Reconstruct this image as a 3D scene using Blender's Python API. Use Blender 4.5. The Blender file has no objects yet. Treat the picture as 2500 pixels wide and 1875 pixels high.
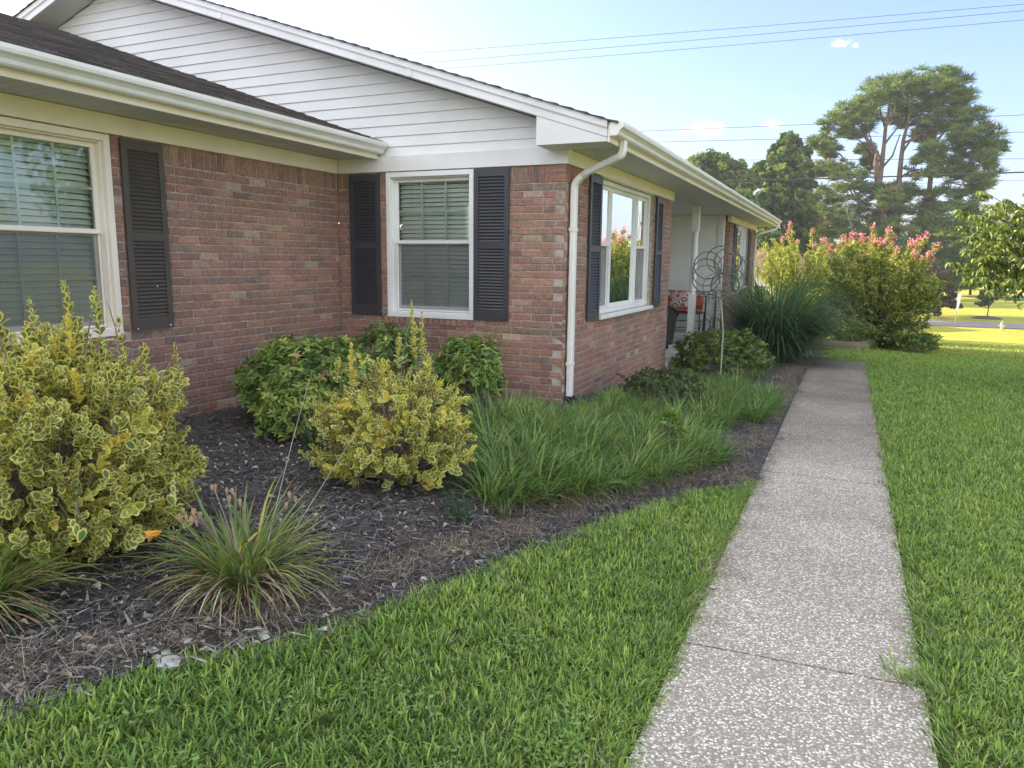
import bpy, math, random
import numpy as np
from mathutils import Matrix, Vector
random.seed(11); RNG = np.random.default_rng(7)
S = bpy.context.scene
COL = S.collection
R = math.radians
# ------------------------------------------------------------------ terrain
PROF = [(-400, -.1), (-60, -.15), (0, -.17), (2, -.19), (15, -.36), (18, -.45), (24, -.85), (66, -4.15), (76, -4.25), (90, -4.3), (2000, -4.3)]
PX = np.array([p[0] for p in PROF], float); PZ = np.array([p[1] for p in PROF], float)
def sst(t): t = np.clip(t, 0, 1); return t*t*(3-2*t)
def ter(x, y):
    x = np.asarray(x, float); y = np.asarray(y, float)
    return np.interp(y, PX, PZ) + .28*sst((-x-.5)/1.9)*sst((11.8-y)/5)
def terf(x, y): return float(ter(x, y))
EY = np.array([-6, -1, 1.22, 1.43, 1.7, 1.96, 2.24, 2.65, 3.29, 4.17, 5.25, 5.68, 5.9]); EX = np.array([-3.2, -2.6, -2.21, -2.10, -1.99, -1.82, -1.74, -1.64, -1.48, -1.26, -.91, -.6, -.53])
def edge_x(y): return np.interp(y, EY, EX)
PL, PR = -.535, .385      # the walk's edges
# ------------------------------------------------------------------ camera
F, YAW, PIT, ROL = 1807.8, R(24.21), R(9.454), R(.636)
CP = np.array((0, 0, 1.41))
fw = np.array((-math.sin(YAW)*math.cos(PIT), math.cos(YAW)*math.cos(PIT), -math.sin(PIT)))
r0 = np.array((math.cos(YAW), math.sin(YAW), 0)); u0 = np.cross(r0, fw)
rt = r0*math.cos(ROL)+u0*math.sin(ROL); up = -r0*math.sin(ROL)+u0*math.cos(ROL)
cam = bpy.data.cameras.new('camera'); co = bpy.data.objects.new('camera', cam); COL.objects.link(co)
cam.sensor_width = 36; cam.lens = 36*F/2500; cam.clip_end = 3000; cam.clip_start = .05
co.matrix_world = Matrix(((rt[0], up[0], -fw[0], CP[0]), (rt[1], up[1], -fw[1], CP[1]), (rt[2], up[2], -fw[2], CP[2]), (0, 0, 0, 1)))
S.camera = co
def ray(px, py): return fw+rt*(px-1250)/F-up*(py-937.5)/F
def aty(px, py, Y): r = ray(px, py); return CP+r*(Y/r[1])
# ------------------------------------------------------------------ materials
def newmat(name):
    m = bpy.data.materials.new(name); m.use_nodes = True
    nt = m.node_tree; b = nt.nodes['Principled BSDF']
    return m, nt, b
def nd(nt, t, **kw):
    n = nt.nodes.new(t)
    for k, v in kw.items():
        if k in n.inputs: n.inputs[k].default_value = v
        else: setattr(n, k, v)
    return n
def pmat(name, c, rough=.6, c2=None, scale=8, bump=0, bscale=60, metal=0, spec=.5, detail=4, stretch=None):
    m, nt, b = newmat(name); L = nt.links.new
    b.inputs['Roughness'].default_value = rough; b.inputs['Metallic'].default_value = metal
    b.inputs['Specular IOR Level'].default_value = spec
    tc = nd(nt, 'ShaderNodeTexCoord'); vec = tc.outputs['Object']
    if stretch:
        mp = nd(nt, 'ShaderNodeMapping', Scale=stretch); L(vec, mp.inputs[0]); vec = mp.outputs[0]
    if c2 is None: c2 = tuple(x*.85 for x in c)
    n = nd(nt, 'ShaderNodeTexNoise', Scale=scale, Detail=detail); L(vec, n.inputs['Vector'])
    rp = nd(nt, 'ShaderNodeValToRGB'); rp.color_ramp.elements[0].position = .35; rp.color_ramp.elements[1].position = .65
    rp.color_ramp.elements[0].color = (*c2, 1); rp.color_ramp.elements[1].color = (*c, 1)
    L(n.outputs[0], rp.inputs[0]); L(rp.outputs[0], b.inputs['Base Color'])
    if bump:
        n2 = nd(nt, 'ShaderNodeTexNoise', Scale=bscale, Detail=5); L(vec, n2.inputs['Vector'])
        bp = nd(nt, 'ShaderNodeBump', Strength=bump, Distance=.01); L(n2.outputs[0], bp.inputs['Height']); L(bp.outputs[0], b.inputs['Normal'])
    return m
def attr_mat(name, rough=.6, noise=.25, nscale=40, transl=0, bump=0, bscale=150, margin=None, spec=.5, tw=(1.25, 1.15, .55), thr=.6):
    """colour comes from the 'col' attribute of each leaf, blade or brick; alpha marks the leaf margin"""
    m, nt, b = newmat(name); L = nt.links.new
    a = nd(nt, 'ShaderNodeAttribute', attribute_name='col'); tc = nd(nt, 'ShaderNodeTexCoord')
    n = nd(nt, 'ShaderNodeTexNoise', Scale=nscale, Detail=5); L(tc.outputs['Object'], n.inputs['Vector'])
    mr = nd(nt, 'ShaderNodeMapRange'); mr.inputs[1].default_value = .3; mr.inputs[2].default_value = .7
    mr.inputs[3].default_value = 1-noise; mr.inputs[4].default_value = 1+noise; L(n.outputs[0], mr.inputs[0])
    base = a.outputs['Color']
    if margin is not None:
        ad = nd(nt, 'ShaderNodeMath', operation='ADD'); L(a.outputs['Alpha'], ad.inputs[0])
        sb = nd(nt, 'ShaderNodeMath', operation='MULTIPLY_ADD'); n3 = nd(nt, 'ShaderNodeTexNoise', Scale=90., Detail=2); L(tc.outputs['Object'], n3.inputs['Vector'])
        L(n3.outputs[0], sb.inputs[0]); sb.inputs[1].default_value = .5; sb.inputs[2].default_value = -.25; L(sb.outputs[0], ad.inputs[1])
        st = nd(nt, 'ShaderNodeMapRange'); st.inputs[1].default_value = thr; st.inputs[2].default_value = thr+.08; L(ad.outputs[0], st.inputs[0])
        mx = nd(nt, 'ShaderNodeMix', data_type='RGBA'); L(st.outputs[0], mx.inputs[0]); L(base, mx.inputs[6]); mx.inputs[7].default_value = (*margin, 1)
        base = mx.outputs[2]
    vm = nd(nt, 'ShaderNodeVectorMath', operation='SCALE'); L(base, vm.inputs[0]); L(mr.outputs[0], vm.inputs['Scale'])
    L(vm.outputs[0], b.inputs['Base Color']); b.inputs['Roughness'].default_value = rough; b.inputs['Specular IOR Level'].default_value = spec
    if bump:
        n2 = nd(nt, 'ShaderNodeTexNoise', Scale=bscale, Detail=6); L(tc.outputs['Object'], n2.inputs['Vector'])
        bp = nd(nt, 'ShaderNodeBump', Strength=bump, Distance=.006); L(n2.outputs[0], bp.inputs['Height']); L(bp.outputs[0], b.inputs['Normal'])
    if transl:
        t = nd(nt, 'ShaderNodeBsdfTranslucent'); v2 = nd(nt, 'ShaderNodeVectorMath', operation='MULTIPLY'); v2.inputs[1].default_value = tw
        L(vm.outputs[0], v2.inputs[0]); L(v2.outputs[0], t.inputs[0])
        ms = nd(nt, 'ShaderNodeMixShader'); ms.inputs[0].default_value = transl
        L(b.outputs[0], ms.inputs[1]); L(t.outputs[0], ms.inputs[2]); L(ms.outputs[0], nt.nodes['Material Output'].inputs[0])
    return m
M = {}
M['brick'] = attr_mat('brick', .85, .28, 45, 0, 1., 110, spec=.3)
def weather(m):
    nt = m.node_tree; L = nt.links.new; b = nt.nodes['Principled BSDF']; src_ = b.inputs['Base Color'].links[0].from_socket; tc = nd(nt, 'ShaderNodeTexCoord')
    n1 = nd(nt, 'ShaderNodeTexNoise', Scale=16., Detail=9, Roughness=.7); L(tc.outputs['Object'], n1.inputs['Vector'])
    r1 = nd(nt, 'ShaderNodeMapRange'); r1.inputs[1].default_value = .56; r1.inputs[2].default_value = .72; r1.inputs[4].default_value = .5; L(n1.outputs[0], r1.inputs[0])
    mx = nd(nt, 'ShaderNodeMix', data_type='RGBA'); L(r1.outputs[0], mx.inputs[0]); L(src_, mx.inputs[6]); mx.inputs[7].default_value = (.44, .38, .34, 1)
    n2 = nd(nt, 'ShaderNodeTexNoise', Scale=1.3, Detail=4); L(tc.outputs['Object'], n2.inputs['Vector'])
    r2 = nd(nt, 'ShaderNodeMapRange'); r2.inputs[1].default_value = .3; r2.inputs[2].default_value = .7; r2.inputs[3].default_value = .85; r2.inputs[4].default_value = 1.15; L(n2.outputs[0], r2.inputs[0])
    vm = nd(nt, 'ShaderNodeVectorMath', operation='SCALE'); L(mx.outputs[2], vm.inputs[0]); L(r2.outputs[0], vm.inputs['Scale']); L(vm.outputs[0], b.inputs['Base Color'])
weather(M['brick'])
M['mortar'] = pmat('mortar', (.46, .42, .37), .95, (.27, .24, .21), 14, .6, 200)
M['white'] = pmat('white_paint', (.76, .76, .77), .45, (.67, .67, .67), 2.2, .12, 25)
M['cream'] = pmat('cream_trim', (.83, .76, .68), .5, (.76, .69, .61), 2.2, .1, 25)
M['vinyl'] = pmat('white_vinyl_siding', (.80, .80, .81), .5, (.72, .73, .74), 1.4, .12, 12)
M['soffit'] = pmat('soffit_vinyl', (.60, .61, .61), .55, (.55, .56, .56), 3)
M['gutter'] = pmat('gutter_metal', (.76, .75, .75), .35, (.70, .69, .67), 5)
M['shutter'] = pmat('shutter_vinyl', (.036, .038, .05), .40, (.045, .046, .055), 6)
M['shutter_brown'] = pmat('weathered_shutter_vinyl', (.075, .062, .056), .5, (.06, .05, .046), 6)
M['shingle'] = attr_mat('asphalt_shingle', .95, .45, 220, 0, 1., 400, spec=.15)
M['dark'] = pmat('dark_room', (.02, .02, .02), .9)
M['blind'] = pmat('blind_slat', (.80, .84, .80), .5, (.76, .80, .76), 4)
M['grille'] = pmat('window_grille', (.58, .68, .64), .5)
M['concrete'] = pmat('porch_concrete', (.48, .46, .41), .85, (.33, .32, .28), 5, .3, 90)
M['black_metal'] = pmat('black_wrought_iron', (.015, .015, .017), .45)
M['wicker'] = pmat('dark_wicker', (.028, .022, .022), .55, (.012, .01, .01), 90, .8, 90, stretch=(1, 1, 3))
M['orange'] = pmat('orange_cushion', (.42, .085, .035), .9, (.34, .065, .03), 12, .3, 200)
M['spinner'] = pmat('weathered_spinner_metal', (.13, .145, .12), .55, (.08, .09, .075), 30, .2, 90, metal=.2)
M['pole_metal'] = pmat('spinner_pole', (.36, .37, .30), .5, (.25, .25, .21), 12, metal=.3)
M['copper'] = pmat('rusty_hub', (.16, .07, .04), .6, (.08, .04, .03), 30)
M['bark'] = pmat('bark', (.085, .065, .05), .95, (.04, .03, .025), 12, 1., 30, stretch=(1, 1, .25))
M['pine_bark'] = pmat('pine_bark', (.17, .11, .08), .95, (.07, .05, .04), 3, 1., 8, stretch=(1, 1, .3))
M['twig'] = pmat('grey_twig', (.26, .22, .18), .9, (.15, .12, .10), 20)
M['wire'] = pmat('cable_black', (.03, .03, .035), .6)
M['pole_wood'] = pmat('pole_wood', (.16, .12, .09), .9, (.10, .08, .06), 6, stretch=(1, 1, .1))
M['timber'] = pmat('weathered_timber', (.28, .23, .17), .9, (.18, .14, .11), 6, .5, 40, stretch=(.15, 2, 2))
M['asphalt'] = pmat('road_asphalt', (.25, .22, .21), .9, (.21, .19, .18), 2, .3, 60)
M['sun_patch'] = pmat('sun_patch_orange', (.62, .24, .14), .9, (.50, .19, .12), 10, .4, 50)  # bright orange of a sunlit patch put into the stone colour
M['hydrant_y'] = pmat('hydrant_yellow', (.66, .50, .20), .5); M['hydrant_g'] = pmat('hydrant_cap_green', (.10, .42, .32), .5)
M['black_plastic'] = pmat('black_plastic', (.012, .012, .014), .4)
M['soil'] = pmat('dark_mulch', (.115, .10, .088), .95, (.045, .04, .036), 28, 1., 70, detail=8)
LEAF = attr_mat('leaf', .55, .15, 20, .35)
M['leaf'] = LEAF
M['leaf_gloss'] = attr_mat('glossy_leaf', .38, .15, 30, .25)
M['leaf_far'] = attr_mat('far_leaf', .75, .2, 1.2, .4, spec=.2)
M['needle'] = attr_mat('pine_needle', .75, .2, .8, .3, spec=.2)
M['vari'] = attr_mat('variegated_leaf', .45, .12, 30, .28, margin=(.72, .66, .20), thr=.58)
M['blade'] = attr_mat('grass_blade', .5, .12, 8, .42, tw=(1.1, 1.1, .7))
M['straw'] = attr_mat('straw', .9, .2, 30, .2)
M['chip'] = attr_mat('mulch_chip', .85, .3, 60, 0, .4, 200)
M['petal'] = attr_mat('petal', .6, .1, 30, .4, tw=(1.2, .9, 1.))
def glass_mat(name, tint, screen=0.):
    m, nt, b = newmat(name); L = nt.links.new; nt.nodes.remove(b)
    tr = nd(nt, 'ShaderNodeBsdfTransparent'); tr.inputs[0].default_value = (*tint, 1)
    gl = nd(nt, 'ShaderNodeBsdfGlossy'); gl.inputs['Roughness'].default_value = .02; gl.inputs[0].default_value = (.9, .95, .95, 1)
    fr = nd(nt, 'ShaderNodeFresnel', IOR=1.5); ms = nd(nt, 'ShaderNodeMixShader')
    tc = nd(nt, 'ShaderNodeTexCoord'); n = nd(nt, 'ShaderNodeTexNoise', Scale=1.6, Detail=1); L(tc.outputs['Object'], n.inputs['Vector'])
    bp = nd(nt, 'ShaderNodeBump', Strength=.05, Distance=.01); L(n.outputs[0], bp.inputs['Height']); L(bp.outputs[0], gl.inputs['Normal'])
    ml = nd(nt, 'ShaderNodeMath', operation='MULTIPLY'); ml.inputs[1].default_value = 1.0*(1-screen*.6); L(fr.outputs[0], ml.inputs[0])
    L(ml.outputs[0], ms.inputs[0]); L(tr.outputs[0], ms.inputs[1]); L(gl.outputs[0], ms.inputs[2]); out = ms.outputs[0]
    if screen:
        df = nd(nt, 'ShaderNodeBsdfDiffuse'); df.inputs[0].default_value = (.05, .055, .055, 1); m2 = nd(nt, 'ShaderNodeMixShader'); m2.inputs[0].default_value = screen
        L(out, m2.inputs[1]); L(df.outputs[0], m2.inputs[2]); out = m2.outputs[0]
    L(out, nt.nodes['Material Output'].inputs[0]); return m
def screen_mat():
    m, nt, b = newmat('insect_mesh'); L = nt.links.new; nt.nodes.remove(b); tr = nd(nt, 'ShaderNodeBsdfTransparent'); df = nd(nt, 'ShaderNodeBsdfDiffuse'); df.inputs[0].default_value = (.16, .17, .17, 1)
    w = nd(nt, 'ShaderNodeTexNoise', Scale=900.); tc = nd(nt, 'ShaderNodeTexCoord'); L(tc.outputs['Object'], w.inputs['Vector']); mr = nd(nt, 'ShaderNodeMapRange'); mr.inputs[3].default_value = .16; mr.inputs[4].default_value = .36; L(w.outputs[0], mr.inputs[0])
    ms = nd(nt, 'ShaderNodeMixShader'); L(mr.outputs[0], ms.inputs[0]); L(tr.outputs[0], ms.inputs[1]); L(df.outputs[0], ms.inputs[2]); L(ms.outputs[0], nt.nodes['Material Output'].inputs[0]); return m
M['glass_screen'] = screen_mat(); M['glass'] = glass_mat('window_glass', (.92, .95, .93))
def lawn_mat():
    m, nt, b = newmat('lawn'); L = nt.links.new; tc = nd(nt, 'ShaderNodeTexCoord')
    n1 = nd(nt, 'ShaderNodeTexNoise', Scale=.35, Detail=5); n2 = nd(nt, 'ShaderNodeTexNoise', Scale=9., Detail=8)
    L(tc.outputs['Object'], n1.inputs['Vector']); L(tc.outputs['Object'], n2.inputs['Vector'])
    r1 = nd(nt, 'ShaderNodeValToRGB'); e = r1.color_ramp.elements; e[0].position = .3; e[1].position = .7
    e[0].color = (.31, .32, .055, 1); e[1].color = (.42, .42, .07, 1)
    r2 = nd(nt, 'ShaderNodeValToRGB'); e = r2.color_ramp.elements; e[0].position = .3; e[1].position = .75; e[0].color = (.7, .7, .65, 1); e[1].color = (1.2, 1.17, 1.1, 1)
    mx = nd(nt, 'ShaderNodeMix', data_type='RGBA', blend_type='MULTIPLY'); mx.inputs[0].default_value = 1
    L(n1.outputs[0], r1.inputs[0]); L(n2.outputs[0], r2.inputs[0]); L(r1.outputs[0], mx.inputs[6]); L(r2.outputs[0], mx.inputs[7]); 
    # thatch and soil where the blades are modelled one by one
    sx = nd(nt, 'ShaderNodeSeparateXYZ'); L(tc.outputs['Object'], sx.inputs[0])
    ky = nd(nt, 'ShaderNodeMapRange', interpolation_type='SMOOTHSTEP'); ky.inputs[1].default_value = 17.; ky.inputs[2].default_value = 12.; L(sx.outputs[1], ky.inputs[0])
    kx = nd(nt, 'ShaderNodeMapRange', interpolation_type='SMOOTHSTEP'); kx.inputs[1].default_value = 4.2; kx.inputs[2].default_value = 2.2; L(sx.outputs[0], kx.inputs[0])
    kk = nd(nt, 'ShaderNodeMath', operation='MULTIPLY'); L(ky.outputs[0], kk.inputs[0]); L(kx.outputs[0], kk.inputs[1])
    m3 = nd(nt, 'ShaderNodeMix', data_type='RGBA'); L(kk.outputs[0], m3.inputs[0]); L(mx.outputs[2], m3.inputs[6]); m3.inputs[7].default_value = (.10, .135, .04, 1); L(m3.outputs[2], b.inputs['Base Color'])
    b.inputs['Roughness'].default_value = .9; b.inputs['Specular IOR Level'].default_value = .1
    bp = nd(nt, 'ShaderNodeBump', Strength=1., Distance=.05); L(n2.outputs[0], bp.inputs['Height']); L(bp.outputs[0], b.inputs['Normal'])
    return m
M['lawn'] = lawn_mat()
def aggregate_mat():
    m, nt, b = newmat('exposed_aggregate'); L = nt.links.new; tc = nd(nt, 'ShaderNodeTexCoord')
    ds = nd(nt, 'ShaderNodeTexNoise', Scale=60., Detail=3); L(tc.outputs['Object'], ds.inputs['Vector'])
    mxv = nd(nt, 'ShaderNodeVectorMath', operation='MULTIPLY_ADD'); L(ds.outputs['Color'], mxv.inputs[0]); mxv.inputs[1].default_value = (.012,)*3; L(tc.outputs['Object'], mxv.inputs[2])
    v = nd(nt, 'ShaderNodeTexVoronoi', Scale=102.); L(mxv.outputs[0], v.inputs['Vector'])
    sp = nd(nt, 'ShaderNodeSeparateColor'); L(v.outputs['Color'], sp.inputs[0])
    r1 = nd(nt, 'ShaderNodeValToRGB'); r1.color_ramp.interpolation = 'CONSTANT'; e = r1.color_ramp.elements
    e[0].color = (.32, .27, .21, 1); e[1].position = .20; e[1].color = (.44, .415, .365, 1)
    for p, c in ((.40, (.56, .54, .49)), (.54, (.31, .27, .225)), (.64, (.68, .67, .63)), (.76, (.42, .385, .33)), (.87, (.80, .785, .72))): x = e.new(p); x.color = (*c, 1)
    L(sp.outputs[0], r1.inputs[0])
    r2 = nd(nt, 'ShaderNodeValToRGB'); e = r2.color_ramp.elements; e[0].position = .40; e[0].color = (0, 0, 0, 1); e[1].position = .66; e[1].color = (1, 1, 1, 1)
    L(v.outputs['Distance'], r2.inputs[0])
    mx = nd(nt, 'ShaderNodeMix', data_type='RGBA'); L(r2.outputs[0], mx.inputs[0]); L(r1.outputs[0], mx.inputs[6]); mx.inputs[7].default_value = (.27, .24, .195, 1)
    # dark weathering: strongest on the far slabs, in patches
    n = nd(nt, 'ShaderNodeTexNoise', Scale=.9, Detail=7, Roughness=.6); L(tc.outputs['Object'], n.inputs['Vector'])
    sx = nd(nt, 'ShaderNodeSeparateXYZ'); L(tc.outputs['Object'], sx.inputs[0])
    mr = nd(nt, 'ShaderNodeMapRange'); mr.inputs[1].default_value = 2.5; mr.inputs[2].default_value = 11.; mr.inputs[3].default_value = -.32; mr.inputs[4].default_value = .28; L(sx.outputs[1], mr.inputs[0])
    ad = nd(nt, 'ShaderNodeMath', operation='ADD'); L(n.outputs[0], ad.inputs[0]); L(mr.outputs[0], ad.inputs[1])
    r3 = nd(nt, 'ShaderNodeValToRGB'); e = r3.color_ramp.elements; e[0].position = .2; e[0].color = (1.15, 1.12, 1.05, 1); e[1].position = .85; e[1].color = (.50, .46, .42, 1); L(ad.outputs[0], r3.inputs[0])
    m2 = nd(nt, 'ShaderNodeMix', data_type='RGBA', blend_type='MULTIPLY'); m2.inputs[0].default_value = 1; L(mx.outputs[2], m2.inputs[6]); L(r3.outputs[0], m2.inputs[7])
    L(m2.outputs[2], b.inputs['Base Color']); b.inputs['Roughness'].default_value = .85; b.inputs['Specular IOR Level'].default_value = .3
    iv = nd(nt, 'ShaderNodeMath', operation='SUBTRACT'); iv.inputs[0].default_value = 1; L(v.outputs['Distance'], iv.inputs[1])
    bp = nd(nt, 'ShaderNodeBump', Strength=.8, Distance=.006); L(iv.outputs[0], bp.inputs['Height']); L(bp.outputs[0], b.inputs['Normal'])
    return m
M['path'] = aggregate_mat()
def pillow_mat():
    m, nt, b = newmat('patterned_pillow'); L = nt.links.new; tc = nd(nt, 'ShaderNodeTexCoord')
    v = nd(nt, 'ShaderNodeTexVoronoi', Scale=6.5, Randomness=.6); L(tc.outputs['Object'], v.inputs['Vector'])
    r1 = nd(nt, 'ShaderNodeValToRGB'); r1.color_ramp.interpolation = 'CONSTANT'; e = r1.color_ramp.elements
    e[0].color = (.62, .55, .52, 1); e[1].position = .14; e[1].color = (.45, .08, .05, 1)
    for p, c in ((.38, (.66, .60, .58)), (.5, (.30, .16, .17)), (.62, (.60, .5, .5)), (.75, (.38, .1, .08))): x = e.new(p); x.color = (*c, 1)
    L(v.outputs['Distance'], r1.inputs[0]); L(r1.outputs[0], b.inputs['Base Color']); b.inputs['Roughness'].default_value = .9
    return m
M['pillow'] = pillow_mat()
# ------------------------------------------------------------------ object helpers
def tag(o, label=None, cat=None, group=None, kind=None):
    if label: o['label'] = label
    if cat: o['category'] = cat
    if group: o['group'] = group
    if kind: o['kind'] = kind
    return o
def thing(name, label, cat, loc=(0, 0, 0), group=None):
    o = bpy.data.objects.new(name, None); COL.objects.link(o); o.location = loc; o.empty_display_size = .2
    return tag(o, label, cat, group)
def attach(o, parent):
    if parent is None: return
    o.parent = parent
    if parent.type == 'EMPTY': o.matrix_parent_inverse = Matrix.Translation(-parent.location)
def mesh_obj(name, verts, faces, mats, parent=None, mi=None, col=None, smooth=False, sharp=False):
    me = bpy.data.meshes.new(name)
    if isinstance(verts, np.ndarray) and isinstance(faces, list) and len(faces) and isinstance(faces[0], np.ndarray):
        # faces given as list of (n,k) arrays
        me.vertices.add(len(verts)); me.vertices.foreach_set('co', verts.astype(np.float32).ravel())
        loops = np.concatenate([f.ravel() for f in faces]); cnt = np.concatenate([np.full(len(f), f.shape[1]) for f in faces])
        st = np.concatenate([[0], np.cumsum(cnt)[:-1]])
        me.loops.add(len(loops)); me.loops.foreach_set('vertex_index', loops.astype(np.int32))
        me.polygons.add(len(cnt)); me.polygons.foreach_set('loop_start', st.astype(np.int32)); me.polygons.foreach_set('loop_total', cnt.astype(np.int32))
        me.update(calc_edges=True)
    else:
        me.from_pydata([tuple(v) for v in verts], [], [tuple(f) for f in faces]); me.update()
    for m in (mats if isinstance(mats, (list, tuple)) else [mats]): me.materials.append(m)
    if mi is not None: me.polygons.foreach_set('material_index', np.asarray(mi, np.int32))
    if col is not None:
        a = me.attributes.new('col', 'FLOAT_COLOR', 'POINT'); a.data.foreach_set('color', np.asarray(col, np.float32).ravel())
    if smooth: me.polygons.foreach_set('use_smooth', np.ones(len(me.polygons), bool))
    o = bpy.data.objects.new(name, me); COL.objects.link(o); attach(o, parent); return o
class MB:
    """collects simple solids into one mesh"""
    def __init__(s): s.v = []; s.f = []; s.m = []; s.c = []
    def add(s, v, f, m=0, c=None):
        n = len(s.v); s.v += [tuple(x) for x in v]; s.f += [tuple(i+n for i in q) for q in f]; s.m += [m]*len(f)
        s.c += [(*(c or (1, 1, 1)), 0.)]*len(v)
    def box(s, x0, x1, y0, y1, z0, z1, m=0, c=None, T=None):
        v = [(x, y, z) for z in (z0, z1) for y in (y0, y1) for x in (x0, x1)]
        if T: v = [T(*p) for p in v]
        s.add(v, [(0, 2, 3, 1), (4, 5, 7, 6), (0, 1, 5, 4), (2, 6, 7, 3), (0, 4, 6, 2), (1, 3, 7, 5)], m, c)
    def prism(s, poly, a, b, T, m=0):
        """poly [(p,q)] extruded a..b, T(p,q,t)->xyz"""
        n = len(poly); v = [T(p, q, a) for p, q in poly]+[T(p, q, b) for p, q in poly]
        s.add(v, [tuple(range(n))[::-1], tuple(range(n, 2*n))]+[(i, (i+1) % n, (i+1) % n+n, i+n) for i in range(n)], m)
    def tube(s, pts, rad, n=8, m=0, cap=True, c=None):
        pts = [Vector(p) for p in pts]; rad = rad if isinstance(rad, (list, tuple)) else [rad]*len(pts)
        rings = []; prev = None
        for i, p in enumerate(pts):
            d = (pts[min(i+1, len(pts)-1)]-pts[max(i-1, 0)])
            d = d.normalized() if d.length > 1e-9 else Vector((0, 0, 1))
            if prev is None: a = d.orthogonal().normalized()
            else:
                a = prev-d*prev.dot(d); a = a.normalized() if a.length > 1e-6 else d.orthogonal().normalized()
            prev = a; b = d.cross(a)
            rings.append([p+(a*math.cos(2*math.pi*k/n)+b*math.sin(2*math.pi*k/n))*rad[i] for k in range(n)])
        v = [q for r in rings for q in r]; f = []
        for i in range(len(rings)-1):
            for k in range(n): f.append((i*n+k, i*n+(k+1) % n, (i+1)*n+(k+1) % n, (i+1)*n+k))
        if cap: f += [tuple(range(n))[::-1], tuple(range((len(rings)-1)*n, len(rings)*n))]
        s.add(v, f, m, c)
    def lathe(s, prof, cx, cy, n=20, m=0):
        v = [(cx+r*math.cos(2*math.pi*k/n), cy+r*math.sin(2*math.pi*k/n), z) for r, z in prof for k in range(n)]
        f = [(i*n+k, i*n+(k+1) % n, (i+1)*n+(k+1) % n, (i+1)*n+k) for i in range(len(prof)-1) for k in range(n)]
        f += [tuple(range(n))[::-1], tuple(range((len(prof)-1)*n, len(prof)*n))]
        s.add(v, f, m)
    def build(s, name, mats, parent=None, bevel=0, smooth=False, col=False):
        o = mesh_obj(name, s.v, s.f, mats, parent, s.m, s.c if col else None, smooth)
        if bevel:
            b = o.modifiers.new('bevel', 'BEVEL'); b.width = bevel; b.segments = 2; b.limit_method = 'ANGLE'; b.angle_limit = R(40)
        return o
# ------------------------------------------------------------------ the house
XC, XA, YB = -2.446, -5.016, 6.6
TB = 2.29
HOUSE = thing('brick_house', 'long one storey red brick ranch house with white gable siding and dark shutters', 'house', (-6, 10, 0))
CR, BH, BL, MJ, BD = .0677, .057, .194, .0107, .09
def brick_color():
    k = random.random()
    if k < .40: c = (.235, .108, .085)
    elif k < .64: c = (.185, .098, .084)
    elif k < .78: c = (.125, .090, .088)
    elif k < .90: c = (.28, .135, .105)
    elif k < .97: c = (.27, .165, .135)
    else: c = (.36, .27, .23)
    c = tuple(.60*a_+.40*b_ for a_, b_ in zip(c, (.31, .20, .165))); j = random.uniform(.98, 1.24); c = (c[0]*1.0, c[1]*1.0, c[2]*.93); return tuple(x*j*random.uniform(.95, 1.05) for x in c)
def brick(mb, T, ua, ub, za, zb, out=.007, c=None):
    c = c or brick_color(); j = lambda: random.uniform(-.0016, .0016); ch = .0035
    o = out+random.uniform(-.0015, .002)
    v = [T(u, w, z) for (u, w, z) in ((ua, -BD, za), (ub, -BD, za), (ub, -BD, zb), (ua, -BD, zb))]
    q = [(ua+j(), za+j()), (ub+j(), za+j()), (ub+j(), zb+j()), (ua+j(), zb+j())]
    v += [T(u, o-ch, z) for u, z in q]
    cu, cz = (ua+ub)/2, (za+zb)/2
    v += [T(u+(ch if u < cu else -ch), o, z+(ch if z < cz else -ch)) for u, z in q]
    f = [(0, 1, 5, 4), (1, 2, 6, 5), (2, 3, 7, 6), (3, 0, 4, 7), (4, 5, 9, 8), (5, 6, 10, 9), (6, 7, 11, 10), (7, 4, 8, 11), (8, 9, 10, 11)]
    mb.add(v, f, 1, c)
def cut(ivs, a, b):
    out = []
    for s_, e in ivs:
        if b <= s_ or a >= e: out.append((s_, e)); continue
        if a-s_ > .02: out.append((s_, a))
        if e-b > .02: out.append((b, e))
    return out
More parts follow.
